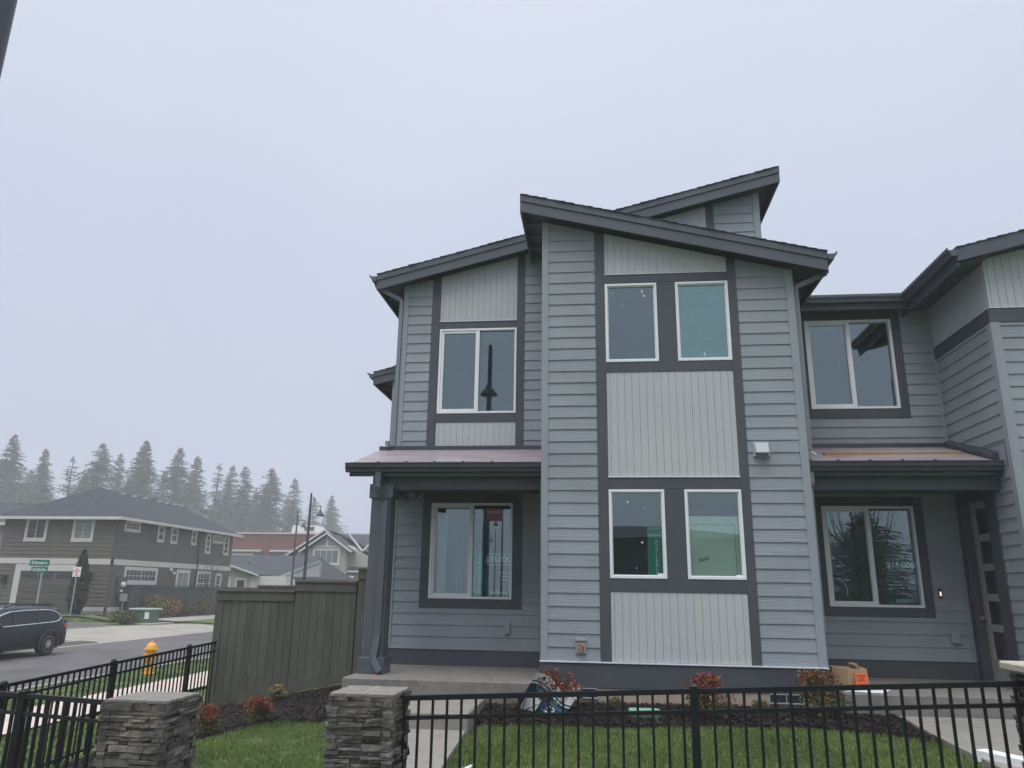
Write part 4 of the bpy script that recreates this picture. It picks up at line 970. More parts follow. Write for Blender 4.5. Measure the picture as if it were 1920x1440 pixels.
# ------------------------------------------------------------ board fences
def board_fence(label, segs, Y, name='board_fence', mat_='boards', bw_=.138, cap=True):
    x0, x1 = segs[0][0], segs[-1][1]
    F = thing(name, label, 'fence', ((x0+x1)/2, Y, H(x0, Y)), 0, 'stained board fences')
    for (a, b, zt_, ga, gb) in segs:
        m = MB(); x = a; i = 0
        G = lambda xx: ga+(gb-ga)*(xx-a)/(b-a)
        while x < b-.01:
            e = min(b, x+bw_); j = random.uniform(-.004, .004)
            g_ = .004; m.hexa([(x+g_, Y+j, G(x)+.12), (e-g_, Y+j, G(e)+.12), (e-g_, Y+.018+j, G(e)+.12), (x+g_, Y+.018+j, G(x)+.12), (x+g_, Y+j, zt_-.02), (e-g_, Y+j, zt_-.02), (e-g_, Y+.018+j, zt_-.02), (x+g_, Y+.018+j, zt_-.02)])
            x = e
        obj('boards', m, mat_, F)
        m = MB(); m.box(a, b-.002, Y-.022, Y-.001, zt_-.165, zt_-.02); obj('rail', m, mat_, F); m = MB(); m.hexa([(a, Y-.022, G(a)), (b-.002, Y-.022, G(b)), (b-.002, Y-.001, G(b)), (a, Y-.001, G(a)), (a, Y-.022, G(a)+.15), (b-.002, Y-.022, G(b)+.15), (b-.002, Y-.001, G(b)+.15), (a, Y-.001, G(a)+.15)]); obj('rail', m, mat_, F)
        if cap: m = MB(); m.box(a-.01, b-.0, Y-.045, Y+.06, zt_-.02, zt_+.015); obj('cap_rail', m, 'boardcap', F)
        m = MB(); m.box(a-.0, a+.09, Y+.02, Y+.11, G(a), zt_-.022); obj('post', m, mat_, F); m = MB(); m.box(b-.09, b, Y+.02, Y+.11, G(b), zt_-.022); obj('post', m, mat_, F)
    return F
board_fence('dark green board fence stepping up beside the left porch', [(-6.40, -5.04, 1.52, -.34, -.07), (-5.035, -3.985, 1.685, -.07, .14), (-3.97, -3.37, 1.89, .14, .2)], 12.5)
board_fence('top of a further board fence just above the lower part of the green fence', [(-8.2, -6.9, 1.60, -.3, -.2), (-6.9, -5.6, 1.66, -.2, 0)], 18, mat_='farboards')

# ------------------------------------------------------------ plants
def leaf(b, p, s, w=.35):
    a = Vector((random.gauss(0, 1), random.gauss(0, 1), random.gauss(.3, .8))).normalized(); c = a.cross(Vector((random.gauss(0, 1), random.gauss(0, 1), random.gauss(0, 1)))).normalized()
    p = Vector(p); b.poly([p-a*s, p+c*s*w, p+a*s, p-c*s*w])
def shrub(label, x, y, r, h, red=.35, z=None, name='shrub', leafs=1900, mg='greenleaf', mr='redleaf', size=.024, group='nandina shrubs in the mulch beds', cat='shrub'):
    z = H(x, y) if z is None else z
    T = thing(name, label, cat, (x, y, z), 0, group)
    g, rd, st = MB(), MB(), MB(); clumps = [(random.uniform(0, 6.28), random.uniform(.2, 1), random.uniform(.35, 1)) for _ in range(14)]
    for i in range(16):
        a = random.uniform(0, 6.28); q = random.uniform(.2, .8)*r; st.tube([(x+.02*math.cos(a), y+.02*math.sin(a), z), (x+q*math.cos(a)*.6, y+q*math.sin(a)*.6, z+h*.45), (x+q*math.cos(a), y+q*math.sin(a), z+h*random.uniform(.6, .95))], [.005, .004, .002], 4, False)
    for i in range(leafs):
        a, q, zz = random.choice(clumps); a += random.gauss(0, .35); q = min(1, max(0, q+random.gauss(0, .18))); zz = zz+random.gauss(0, .13); zz = zz if .06 < zz < 1.0 else random.uniform(.2, .95)
        R = r*q*(.55+.9*math.sin(math.pi*min(.97, max(.05, zz*.88+.06)))**.8*.5)*(1+.12*math.sin(a*3+zz*5)); p = (x+R*math.cos(a), y+R*math.sin(a), z+h*zz)
        (rd if random.random() < red*(1.9 if zz > .62 else .12 if zz < .4 else .8) else g) and None
        leaf(rd if random.random() < red*(2.2 if zz > .6 else .08 if zz < .4 else .9) else g, p, size*random.uniform(.6, 1.3))
    obj('stems', st, 'twig', T); obj('foliage', g, mg, T)
    if rd.v: obj('new_growth', rd, mr, T)
    return T
shrub('red tipped shrub behind the fallen yard sign at the bay corner', -.52, 9.88, .27, .52, .50)
shrub('red and green shrub behind the middle fence post', 1.27, 9.80, .28, .52, .55, leafs=2200)
shrub('shrub with thin red tips in front of the bay right corner', 2.62, 9.98, .30, .56, .28, leafs=2200)
shrub('round russet shrub in the mulch behind the leftmost pillar', -4.95, 9.75, .23, .38, .42, leafs=2600, size=.018, z=-.24)
shrub('round red topped shrub in the mulch beside the lawn edge', -4.45, 10.10, .23, .34, .46, leafs=2600, size=.018, z=-.14)
shrub('small yellow green shrub close to the step of the green fence', -4.88, 11.75, .17, .27, .35, leafs=600, size=.02, mr='yellowleaf')
shrub('tiny dark shrub against the beige foundation left of the valve box', .18, 10.15, .11, .17, .1, leafs=280, size=.018)
shrub('tiny olive shrub against the foundation right of the middle post', 1.95, 10.2, .12, .17, .1, leafs=300, size=.018)
shrub('low tangled twiggy plant at the corner of the left porch slab', -1.05, 9.95, .16, .2, .05, leafs=120, size=.015, name='plant', cat='plant')
# dark grass tuft
T = thing('grass_tuft', 'dark strappy grass tuft beside the stone pillar', 'plant', (-3.45, 10.0, H(-3.45, 10)))
mb = MB()
for i in range(90):
    a = random.uniform(0, 6.28); l = random.uniform(.15, .3); x, y, z = -3.45, 10.0, H(-3.45, 10)
    p0 = Vector((x, y, z)); p1 = p0+Vector((math.cos(a)*l*.5, math.sin(a)*l*.5, l*.6)); p2 = p0+Vector((math.cos(a)*l, math.sin(a)*l, l*.35)); w = Vector((-math.sin(a), math.cos(a), 0))*.004
    mb.poly([p0-w, p0+w, p1+w, p1-w]); mb.poly([p1-w, p1+w, p2])
obj('leaves', mb, 'darkblade', T)

# ------------------------------------------------------------ street lamps
LP = thing('street_lamp', 'tall dark street lamp whose pole crosses the top left corner', 'street lamp', (-3.16, 3.0, -.2), 0, 'dark street lamps')
def L_(p): return (p[0], p[1], p[2])
mb = MB(); mb.tube([(0, 0, 0), (0, 0, .9), (0, 0, 1.0), (0, 0, 5.0), (0, 0, 8.9)], [.12, .11, .105, .09, .055], 20); obj('pole', mb, 'lampdark', LP, local=True, smooth=True)
mb = MB(); mb.lathe([(.2, 0), (.2, .05), (.14, .12), (.13, .5), (.11, .55)], n=20); obj('base', mb, 'lampdark', LP, local=True, smooth=True)
def lamp_head(parent, sx):
    a = MB(); a.tube([(0, 0, 8.1), (sx*.75, 0, 8.1)], .022, 8); a.tube([(0, 0, 8.75), (sx*.3, 0, 8.45), (sx*.65, 0, 8.12)], .012, 6); o = obj('arm', a, 'lampdark', parent, local=True)
    h = MB(); h.lathe([(.02, 0), (.03, -.18), (.07, -.22), (.10, -.34), (.24, -.50), (.26, -.56), (.24, -.57), (.05, -.50)], (sx*.65, 0, 8.08), n=18); obj('lamp_shade', h, 'lampdark', o, local=True, smooth=True)
lamp_head(LP, 1)
LP.rotation_euler = (0, 0, rad(-100))
dup(LP, (-10.98, 28.0, -.47), rad(5), 'nearer dark street lamp standing beyond the green board fence', scale=(.62, .62, .622))
dup(LP, (-20.05, 49.0, -.42), rad(10), 'further thinner dark street lamp beyond the green board fence', scale=(.7, .7, .775))
dup(LP, (-5.6, -20.0, -.2), rad(180), 'street lamp behind the camera seen in the porch window', scale=(.6, .6, .72))
dup(LP, (-9.5, -46.0, -.2), rad(180), 'far street lamp behind the camera seen in the porch window', scale=(.6, .6, .8))

# ------------------------------------------------------------ hydrant
T = thing('fire_hydrant', 'yellow fire hydrant on the grass strip by the street', 'fire hydrant', (-10.75, 18.05, -.48))
mb = MB(); mb.lathe([(.15, 0), (.15, .03), (.105, .04), (.10, .10), (.10, .50), (.125, .52), (.135, .545), (.165, .55), (.165, .575), (.13, .58), (.12, .62), (.09, .68), (.055, .71), (.03, .72), (.03, .76), (.012, .765)], n=24); obj('barrel', mb, 'hydrant', T, local=True, smooth=True)
mb = MB(); mb.lathe([(.06, .08), (.06, .15), (.045, .16), (.03, .175)], (0, 0, .42), 'x', 14); obj('nozzle', mb, 'hydrant', T, local=True, smooth=True)
mb = MB(); mb.lathe([(.03, -.175), (.045, -.16), (.06, -.15), (.06, -.08)], (0, 0, .42), 'x', 14); obj('nozzle', mb, 'hydrant', T, local=True, smooth=True)
mb = MB(); mb.lathe([(.045, -.19), (.06, -.18), (.075, -.16), (.075, -.08)], (0, 0, .38), 'y', 14); obj('pumper_nozzle', mb, 'hydrant', T, local=True, smooth=True)
mb = MB()
for k in range(8): a = k*.785; mb.lathe([(.012, 0), (.012, .02)], (.145*math.cos(a), .145*math.sin(a), .572), 'z', 6)
obj('bolts', mb, 'hydrant', T, local=True)

# ------------------------------------------------------------ car (estate), built facing +x then turned
CAR = thing('parked_car', 'dark blue estate car parked at the far kerb with chrome window line', 'car', (-18.02, 21.62, -.60), rad(-90))
top_prof = [(-2.42, 1.02), (-2.36, 1.14), (-2.28, 1.20), (-2.05, 1.50), (-1.92, 1.575), (-1.2, 1.60), (-.2, 1.60), (.35, 1.56), (.75, 1.44), (1.32, 1.06), (1.6, 1.02), (2.1, .93), (2.36, .80), (2.43, .6)]
def half(x): # body half width along the length
    return .90*(1-.10*max(0, (abs(x)-1.9)/.55)**2)
def sect(x, zt):
    w = half(x); belt = min(.98+.03*(-x)/2, zt-.02); g = .88 if zt > 1.3 else .93
    if zt > 1.15: pts = [(w*.90, .26), (w*.98, .42), (w, .62), (w*.985, .80), (w*.965, belt), (w*.80, zt-.10), (w*.66, zt-.02), (0, zt)]
    else: pts = [(w*.90, .26), (w*.98, .42), (w, .58), (w*.985, .7*zt+.1), (w*.95, zt-.06), (w*.80, zt-.02), (w*.5, zt), (0, zt+.01)]
    return pts+[(-a, b) for a, b in reversed(pts[:-1])]
mb = MB(); xs_ = [p[0] for p in top_prof]; secs = []
X_ = list(np.interp(np.linspace(0, len(xs_)-1, 46), range(len(xs_)), xs_))
for x in X_:
    zt_ = float(np.interp(x, xs_, [p[1] for p in top_prof])); secs.append([(x, a, b) for a, b in sect(x, zt_)])
n = len(secs[0])
for s in secs: mb.v += s
for i in range(len(secs)-1):
    for j in range(n-1): k = i*n+j; mb.f.append((k, k+1, k+n+1, k+n))
mb.f.append(tuple(range(n))); mb.f.append(tuple((len(secs)-1)*n+j for j in reversed(range(n))))
mb.f += [(i*n, (i+1)*n, (i+1)*n+n-1, i*n+n-1) for i in range(len(secs)-1)]
body = obj('body', mb, 'carpaint', CAR, local=True, smooth=True)
def side_pt(x, z, s, off):
    zt_ = float(np.interp(x, xs_, [p[1] for p in top_prof])); P = sect(x, zt_)[:8]
    zz = [p[1] for p in P]; ww = [p[0] for p in P]; return (x, s*(float(np.interp(z, zz, ww))+off), z)
def side_poly(name, outline, s, off, m, parent, nz=5, nx=26):
    """outline: x -> (zlo, zhi)"""
    b = MB(); xs2 = np.linspace(outline[0], outline[1], nx); f = outline[2]
    for x in xs2:
        lo, hi = f(x)
        for k in range(nz+1): b.v.append(side_pt(x, lo+(hi-lo)*k/nz, s, off))
    for i in range(nx-1):
        for k in range(nz): q = i*(nz+1)+k; b.f.append((q, q+1, q+nz+2, q+nz+1))
    return obj(name, b, m, parent, local=True, smooth=True)
hiX, hiZ = [-2.02, -1.85, -1.5, -1.2, -.3, .3, .6, .9, 1.15], [1.24, 1.38, 1.475, 1.49, 1.49, 1.45, 1.36, 1.19, 1.03]
loX, loZ = [-2.02, -1.85, -1.6, 1.15], [1.22, 1.12, 1.08, .985]
gf = lambda x: (float(np.interp(x, loX, loZ)), float(np.interp(x, hiX, hiZ)))
for s in (1, -1):
    side_poly('side_window', (-2.02, 1.14, gf), s, .006, 'carglass', CAR)
    rim = [side_pt(x, gf(x)[1], s, .008) for x in np.linspace(-2.0, 1.13, 30)]; rim2 = [side_pt(x, gf(x)[0], s, .008) for x in np.linspace(1.13, -2.0, 30)]
    mb = MB(); mb.tube(rim+rim2+[rim[0]], .013, 6, False); obj('window_chrome', mb, 'chrome', CAR, local=True)
    mb = MB()
    for xa, xb in ((.18, .16), (-.82, -.92), (-1.28, -1.42)): mb.tube([side_pt(xa, gf(xa)[0], s, .009), side_pt(xb, gf(xb)[1], s, .009)], .022, 6)
    obj('pillar', mb, 'cladding', CAR, local=True)
    for xw in (1.40, -1.35):
        mb = MB(); y = s*.80
        mb.lathe([(.28, -.11), (.335, -.10), (.345, 0), (.335, .10), (.28, .11)], (xw, y, .345), 'y', 32); wh = obj('wheel', mb, 'tyre', CAR, local=True, smooth=True)
        r = MB(); yy = y+s*.115
        for k in range(10):
            a = k*math.pi/5; da = .10
            r.poly([(xw+.06*math.cos(a-da*2), yy, .345+.06*math.sin(a-da*2)), (xw+.225*math.cos(a-da), yy-s*.01, .345+.225*math.sin(a-da)), (xw+.225*math.cos(a+da), yy-s*.01, .345+.225*math.sin(a+da)), (xw+.06*math.cos(a+da*2), yy, .345+.06*math.sin(a+da*2))])
        r.tube([(xw+.232*math.cos(t), yy-s*.012, .345+.232*math.sin(t)) for t in np.linspace(0, 6.2832, 33)], .010, 6, False); r.lathe([(.06, -.01), (.06, .01)], (xw, yy, .345), 'y', 16); obj('rim', r, 'alloy', wh, local=True)
        b = MB(); b.tube([(xw+.40*math.cos(t), s*(half(xw)-.0), .345+.40*math.sin(t)) for t in np.linspace(-.35, 3.5, 20)], .035, 8); obj('wheel_arch', b, 'cladding', CAR, local=True)
    side_poly('sill_cladding', (-2.3, 2.3, lambda x: (.25, .40)), s, .006, 'cladding', CAR, nz=2)
    mb = MB(); mb.tube([side_pt(-1.9, 1.60, s, -.02), (-1.7, s*.60, 1.655), (-.9, s*.62, 1.675), (.1, s*.62, 1.665), (.35, s*.60, 1.60)], .028, 6); obj('roof_rail', mb, 'cladding', CAR, local=True)
    mb = MB(); mb.lathe([(.03, -.10), (.07, -.07), (.08, 0), (.07, .07), (.03, .10)], (.95, s*1.03, 1.05), 'y', 12); mb.bar((.95, s*.88, .98), (.95, s*.98, 1.03), .05, .05); obj('wing_mirror', mb, 'cladding', CAR, local=True, smooth=True)
    mb = MB(); mb.prism([side_pt(-2.08, 1.04, s, .012), side_pt(-2.22, .98, s, .014), side_pt(-2.36, .90, s, .014), side_pt(-2.38, .82, s, .012), side_pt(-2.24, .86, s, .014), side_pt(-2.10, .95, s, .012)], (0, -s*.05, 0)); obj('tail_light', mb, 'taillight', CAR, local=True)
    for xh in (.0, -1.02):
        mb = MB(); mb.tube([side_pt(xh, .86, s, .02), side_pt(xh-.18, .87, s, .02)], .014, 6); obj('door_handle', mb, 'cladding', CAR, local=True)
    mb = MB()
    for xd in (1.02, .12, -.98): mb.tube([side_pt(xd, .40, s, -.004), side_pt(xd+(-.04), .70, s, -.004), side_pt(xd-.06, .98, s, -.004)], .006, 4)
    obj('door_seam', mb, 'blacktext', CAR, local=True)
mb = MB(); mb.poly([(.40, .60, 1.56), (1.28, .72, 1.09), (1.28, -.72, 1.09), (.40, -.60, 1.56)])
for i in range(4): x, y, z = mb.v[i]; mb.v[i] = (x+.01, y, z+.012)
obj('windscreen', mb, 'paleglass', CAR, local=True)
mb = MB(); mb.poly([(-2.05, .58, 1.49), (-2.31, .68, 1.19), (-2.31, -.68, 1.19), (-2.05, -.58, 1.49)])
for i in range(4): x, y, z = mb.v[i]; mb.v[i] = (x-.012, y, z+.012)
obj('rear_window', mb, 'carglass', CAR, local=True)
mb = MB(); mb.box(-2.47, -2.36, -.80, .80, .30, .55); mb.box(2.34, 2.46, -.78, .78, .28, .50); obj('bumper', mb, 'cladding', CAR, local=True, bevel=.03)

for o_ in CAR.children:      # shorter tail and lower roof than the first lines drew
    if o_.name.split('.')[0] in ('wheel', 'wheel_arch'): continue
    for v in o_.data.vertices:
        if v.co.x < -1.35: v.co.x = -1.35+(v.co.x+1.35)*.82
        if v.co.z > .3: v.co.z = .3+(v.co.z-.3)*.90

# ------------------------------------------------------------ street signs
T = thing('street_sign', 'two green street name blades on a thin steel pole', 'street sign', (-24.25, 31.4, -.42))
mb = MB(); mb.tube([(-24.25, 31.4, -.42), (-24.25, 31.4, 2.30)], .04, 10); obj('pole', mb, 'galv', T)
mb = MB(); mb.box(-24.87, -23.93, 31.34, 31.352, 2.285, 2.555); A1 = obj('upper_blade', mb, 'signgreen', T, bevel=.003)
text('letters', 'SE Brandy Ln', .175, 'white', T, (-24.40, 31.332, 2.42), FRONT, sx=.82, bold=.002)
mb = MB(); mb.box(-24.76, -23.98, 31.36, 31.372, 2.01, 2.25); obj('lower_blade', mb, 'signgreen', T, bevel=.003)
text('letters', 'SE 65th Ave', .165, 'white', T, (-24.37, 31.352, 2.13), FRONT, sx=.78, bold=.002)
T = thing('parking_sign', 'small white no parking sign with red letters beside the arborvitae', 'sign', (-26.78, 37.2, -.35))
mb = MB(); mb.tube([(-26.78, 37.2, -.35), (-26.78, 37.2, 2.13)], .035, 10); obj('pole', mb, 'galv', T)
mb = MB(); mb.box(-26.97, -26.54, 37.14, 37.152, 1.90, 2.39); obj('plate', mb, 'white', T, bevel=.003)
for i, s in enumerate(('NO', 'PARKING', 'FIRE', 'LANE')): text('letters', s, .10, 'redtext', T, (-26.755, 37.13, 2.31-.11*i), FRONT, sx=.8, bold=.002)

# ------------------------------------------------------------ neighbour house (grey, hipped)
NX, NY = -26.4, 39.4
NH = thing('neighbour_house', 'grey-brown two-storey house with hipped dark roof and garage', 'house', (NX, NY, -.1))
fy, fx = faceY(NY), faceXp(NX)
mb = MB(); mb.box(-33.2, NX, NY, 48.3, -.4, 5.15); mb.box(-33.2, NX, 48.3, 53.0, -.4, 5.0); obj('wall', mb, 'graysiding', NH)
mb = MB(); lap(mb, fy, -33.1, NX-.06, .2, 5.1, None, .22, 0, .028); lap(mb, fx, NY+.06, 48.2, .2, 5.1, None, .22, 0, .028); lap(mb, fx, 48.35, 52.9, .2, 5.0, None, .22, 0, .028)
obj('lap_siding', mb, 'graysiding', NH)
for mp, a, b in ((fy, -33.25, NX+.03), (fx, NY-.03, 53.03)): trimpart('band_board', 'beigetrim', [(mp, a, b, 2.58, 2.88, .05)], NH)
trimpart('base_trim', 'beigetrim', [(fy, -27.75, NX+.02, .12, .34, .05), (fx, NY-.03, 41.0, .12, .34, .05)], NH)
trimpart('foundation', 'foundation', [(fy, -27.75, NX+.01, -.4, .12, .02), (fx, NY, 53, -.4, .12, .02)], NH)
mb = MB(); mb.box(NX-.06, NX+.05, NY-.05, NY+.06, -.1, 5.1); mb.tube([(NX+.08, 48.3, -.2), (NX+.08, 48.3, 5.0)], .05, 8); obj('downspout', mb, 'garagedoor', NH)
e = .45; zr = 5.10; ap = 2.05
mb = MB(); x0, x1, y0, y1 = -33.2-e, NX+e, NY-e, 53.0+e; xm = (x0+x1)/2; hy = (x1-x0)/2
mb.v = [(x0, y0, zr), (x1, y0, zr), (x1, y1, zr), (x0, y1, zr), (xm, y0+hy*.85, zr+ap), (xm, y1-hy*.85, zr+ap)]; mb.f = [(0, 1, 4), (1, 2, 5, 4), (2, 3, 5), (3, 0, 4, 5), (3, 2, 1, 0)]
RF = obj('roof', mb, 'farroof', NH)
mb = MB(); mb.box(x0-.08, x1+.08, y0-.1, y0, zr-.13, zr+.03); mb.box(x1, x1+.1, y0, y1, zr-.13, zr+.03); obj('gutter', mb, 'beigetrim', RF)
for k, (fx_, fz) in enumerate([(.34, .93), (.42, .93), (.50, .93), (.62, .93), (.68, .93), (.74, .93), (.80, .93)]):
    yv = y0+(y1-y0)*fx_; xv = xm+(x1-xm)*.12; zv = zr+ap*.89
    mb = MB(); mb.box(xv-.13, xv+.13, yv-.14, yv+.14, zv-.04, zv+.11); obj('ridge_vent', mb, 'hood', RF)
mb = MB(); mb.tube([(xm+1.4, 49.5, zr+.8), (xm+1.4, 49.5, zr+1.35)], .05, 8); obj('vent_pipe', mb, 'darkmetal', RF)
def hwin(parent, mp, a, b, c, d, panes=2, tm='beigetrim', grid=0, t=.12, rows=1, fm='whitetrim', gm='darkglass', sill=True):
    w = MB(); slabs(w, mp, a-t, b+t, c-t*1.3, c, 0, .06); slabs(w, mp, a-t, b+t, d, d+t, 0, .05); slabs(w, mp, a-t, a, c, d, 0, .05); slabs(w, mp, b, b+t, c, d, 0, .05)
    W_ = obj('window', w, tm, parent)
    g = MB(); slabs(g, mp, a, b, c, d, -.05, .026); obj('pane', g, gm, W_)
    f = MB(); q = .05
    for i in range(panes+1):
        u = a+(b-a)*i/panes; u0 = min(max(u-q/2, a), b-q); slabs(f, mp, u0, u0+q, c, d, 0, .045)
    slabs(f, mp, a+q, b-q, c, c+q, 0, .042); slabs(f, mp, a+q, b-q, d-q, d, 0, .042)
    for r_ in range(1, rows): z_ = c+(d-c)*r_/rows; slabs(f, mp, a+q, b-q, z_-q/2, z_+q/2, 0, .040)
    if grid:
        n_ = panes*grid
        for i in range(1, n_): u = a+(b-a)*i/n_; slabs(f, mp, u-.012, u+.012, c+q, d-q, 0, .034)
        k_ = max(2, rows*2)
        for r_ in range(1, k_): z_ = c+(d-c)*r_/k_; slabs(f, mp, a+q, b-q, z_-.012, z_+.012, 0, .034)
    obj('frame', f, fm, W_)
hwin(NH, fy, -31.75, -30.65, 3.93, 5.0); hwin(NH, fy, -28.9, -27.85, 3.93, 5.0, gm='paleglass')
hwin(NH, fx, 40.1, 41.4, 4.55, 4.93, 1, grid=4, t=.1); hwin(NH, fx, 43.4, 43.95, 4.15, 4.95, 1, rows=2, t=.1); hwin(NH, fx, 44.85, 45.45, 4.15, 4.95, 1, rows=2, t=.1); hwin(NH, fx, 47.3, 47.75, 4.2, 4.95, 1, rows=2, t=.1)
hwin(NH, fx, 49.2, 49.7, 3.75, 4.85, 1, rows=3, t=.1); hwin(NH, fx, 50.1, 51.4, 4.5, 4.85, 1, grid=4, t=.1); hwin(NH, fx, 51.75, 52.3, 3.75, 4.85, 1, rows=3, t=.1)
hwin(NH, fx, 40.7, 43.7, 1.72, 2.38, 2, grid=4, t=.14); hwin(NH, fx, 46.1, 47.4, .3, 2.35, 2, t=.15, gm='paleglass'); hwin(NH, fx, 48.6, 50.2, 1.0, 2.35, 2, rows=2, grid=2, t=.12); hwin(NH, fx, 51.1, 51.7, 1.0, 2.25, 1, rows=2, grid=2, t=.12)
# garage door
mb = MB(); slabs(mb, fy, -32.0, -31.65, -.2, 2.55, 0, .08); slabs(mb, fy, -28.35, -28.0, -.2, 2.55, 0, .08); slabs(mb, fy, -31.65, -28.35, 2.2, 2.55, 0, .08); GD = obj('garage_door', mb, 'beigetrim', NH)
mb = MB()
for k in range(4):
    for j in range(2):
        a = -31.62+j*1.64; slabs(mb, fy, a, a+1.61, -.2+.6*k+.01, -.2+.6*k+.57, 0, .03)
        if k < 3: slabs(mb, fy, a+.06, a+1.55, -.2+.6*k+.10, -.2+.6*k+.24, .03, .05); slabs(mb, fy, a+.06, a+1.55, -.2+.6*k+.33, -.2+.6*k+.47, .03, .05)
obj('door_sections', mb, 'garagedoor', GD)
for a in (-31.55, -30.55, -29.5, -28.95):
    if a == -28.95: continue
    mb = MB(); slabs(mb, fy, a, a+.85, 1.80, 2.10, .03, .036); obj('door_window', mb, 'darkglass', GD)
for x, z in ((-32.55, 1.55), (-27.55, 1.75)):
    mb = MB(); mb.box(x-.10, x+.10, NY-.24, NY-.05, z, z+.36); mb.box(x-.14, x+.14, NY-.28, NY-.04, z+.36, z+.41); obj('wall_lantern', mb, 'blacktext', NH)
for y, z in ((45.1, 2.55), (45.5, 2.35)):
    mb = MB(); mb.lathe([(.02, 0), (.09, .05), (.09, .16), (.03, .2)], (NX+.03, y, z-.1), 'x', 12); obj('flood_lamp', mb, 'white', NH)
mb = MB(); mb.box(NX+.05, NX+.12, 40.0, 40.8, .95, 1.95); obj('meter_panel', mb, 'garagedoor', NH)
mb = MB(); mb.lathe([(.14, 0), (.14, .14), (.08, .18)], (NX+.11, 40.4, 1.55), 'x', 14); mb.lathe([(.07, 0), (.07, .1)], (NX+.11, 40.35, 1.2), 'x', 12); obj('electric_meter', mb, 'paper', NH)
mb = MB(); mb.box(NX+.3, NX+.5, 40.05, 40.45, .66, 1.05); mb.tube([(NX+.4, 40.25, -.2), (NX+.4, 40.25, .7)], .035, 8); obj('gas_meter', mb, 'meterbox', NH)
# the house further left (only its right end shows)
T = thing('neighbour_house', 'pale grey house at the left edge behind the grey-brown one', 'house', (-40, 47, 0))
mb = MB(); mb.box(-50, -35.2, 42.5, 60, -.3, 5.0); obj('wall', mb, 'palesiding', T)
mb = MB(); lap(mb, faceY(42.5), -50, -35.25, .2, 4.95, None, .24, 0, .02); obj('lap_siding', mb, 'palesiding', T)
mb = MB(); mb.v = [(-50.5, 42.0, 5.0), (-34.7, 42.0, 5.0), (-34.7, 60.5, 5.0), (-50.5, 60.5, 5.0), (-45, 46.9, 6.75), (-38.4, 46.9, 6.75), (-38.4, 55, 6.75), (-45, 55, 6.75)]; mb.f = [(0, 1, 5, 4), (1, 2, 6, 5), (2, 3, 7, 6), (3, 0, 4, 7), (4, 5, 6, 7), (3, 2, 1, 0)]
r = obj('roof', mb, 'farroof', T)
mb = MB(); mb.box(-50.6, -34.6, 41.9, 42.0, 4.86, 5.04); obj('gutter', mb, 'beigetrim', r)
for k in range(5): mb = MB(); xx = -44+1.35*k; mb.box(xx-.16, xx+.16, 46.35, 46.65, 6.56, 6.68); obj('ridge_vent', mb, 'paleglass', r)
# dark fence and planting of the neighbour
T = thing('board_fence', 'long dark fence beside the grey-brown house behind the street shrubs', 'fence', (-25.95, 45, -.2), 0, 'stained board fences')
mb = MB(); y = 40.6
while y < 58:
    mb.box(-25.97, -25.93, y+.004, y+.136, -.25, 1.42); y += .14
obj('boards', mb, 'farboards', T)
mb = MB(); mb.box(-26.0, -25.90, 40.6, 58, 1.36, 1.46); mb.box(-26.0, -25.90, 40.6, 40.72, -.25, 1.47); obj('cap_rail', mb, 'farboards', T)
mb = MB(); x = -26.35
while x < -25.99: mb.box(x, x+.13, 40.58, 40.61, -.25, 1.42); x += .134
obj('boards', mb, 'farboards', T)
sheet('far_mulch_bed', 'mulch', -25.9, -23.95 if False else -24.35, 40.2, 60, .035, 8, 40, lump=.05, label='dark mulch bed along the neighbour fence')
sheet('corner_mulch_bed', 'mulch', -26.2, -23.9, 38.2, 40.3, .03, 8, 12, lump=.05, label='dark mulch at the lane corner')
def blob(label, x, y, r, h, ms, n, size, group='shrubs across the street', name='shrub', cat='shrub', z=None, tall=False):
    z = H(x, y) if z is None else z
    T = thing(name, label, cat, (x, y, z), 0, group)
    if isinstance(ms, str): ms = [ms]
    st = MB(); st.tube([(x, y, z-.05), (x, y, z+h*.7)], [.05*r+.02, .01], 6); obj('stem', st, 'bark', T)
    for m in ms:
        b = MB()
        for i in range(n//len(ms)):
            a = random.uniform(0, 6.28); q = math.sqrt(random.random()); t = random.random()
            prof = math.sin(math.pi*min(1, (.12+t*.86)))**(.55) if not tall else (min(1, .35+t*3) if t < .25 else (1-((t-.25)/.78)**2.2))
            R = r*q*prof*(1+.12*math.sin(a*5+t*9)); leaf(b, (x+R*math.cos(a), y+R*math.sin(a), z+h*t), size*random.uniform(.6, 1.3), .4)
        obj('foliage', b, m, T)
    return T
blob('columnar dark arborvitae in front of the neighbour garage door', -27.25, 38.2, .50, 3.35, 'thuja', 5200, .075, name='arborvitae', cat='tree', tall=True, group='columnar conifers')
blob('low grey green shrub left of the utility cabinet', -24.2, 37.5, .6, .5, 'greenleaf', 900, .06)
blob('low green shrub touching the left front of the utility cabinet', -23.75, 37.55, .5, .52, 'greenleaf', 900, .06)
blob('tall straw coloured shrub right of the utility cabinet', -25.3, 42.2, .70, 1.15, ['yellowleaf', 'greenleaf'], 1300, .07)
blob('pinkish straw shrub beside the tall one', -25.1, 43.7, .6, 1.0, ['yellowleaf', 'redleaf', 'yellowleaf'], 1100, .07)
blob('green shrub between the pinkish one and the far yellow one', -25.0, 44.8, .5, .7, 'greenleaf', 700, .06)
blob('yellow green shrub furthest along the neighbour fence', -25.0, 47.2, .6, .9, ['yellowleaf', 'greenleaf', 'greenleaf'], 1000, .06)
T = thing('utility_cabinet', 'green utility cabinet with pale lid and white label by the street', 'utility cabinet', (-23.6, 38.6, -.3))
mb = MB(); mb.box(-24.15, -23.15, 38.3, 39.2, -.35, .26); obj('cabinet', mb, 'cabinetgreen', T, bevel=.02)
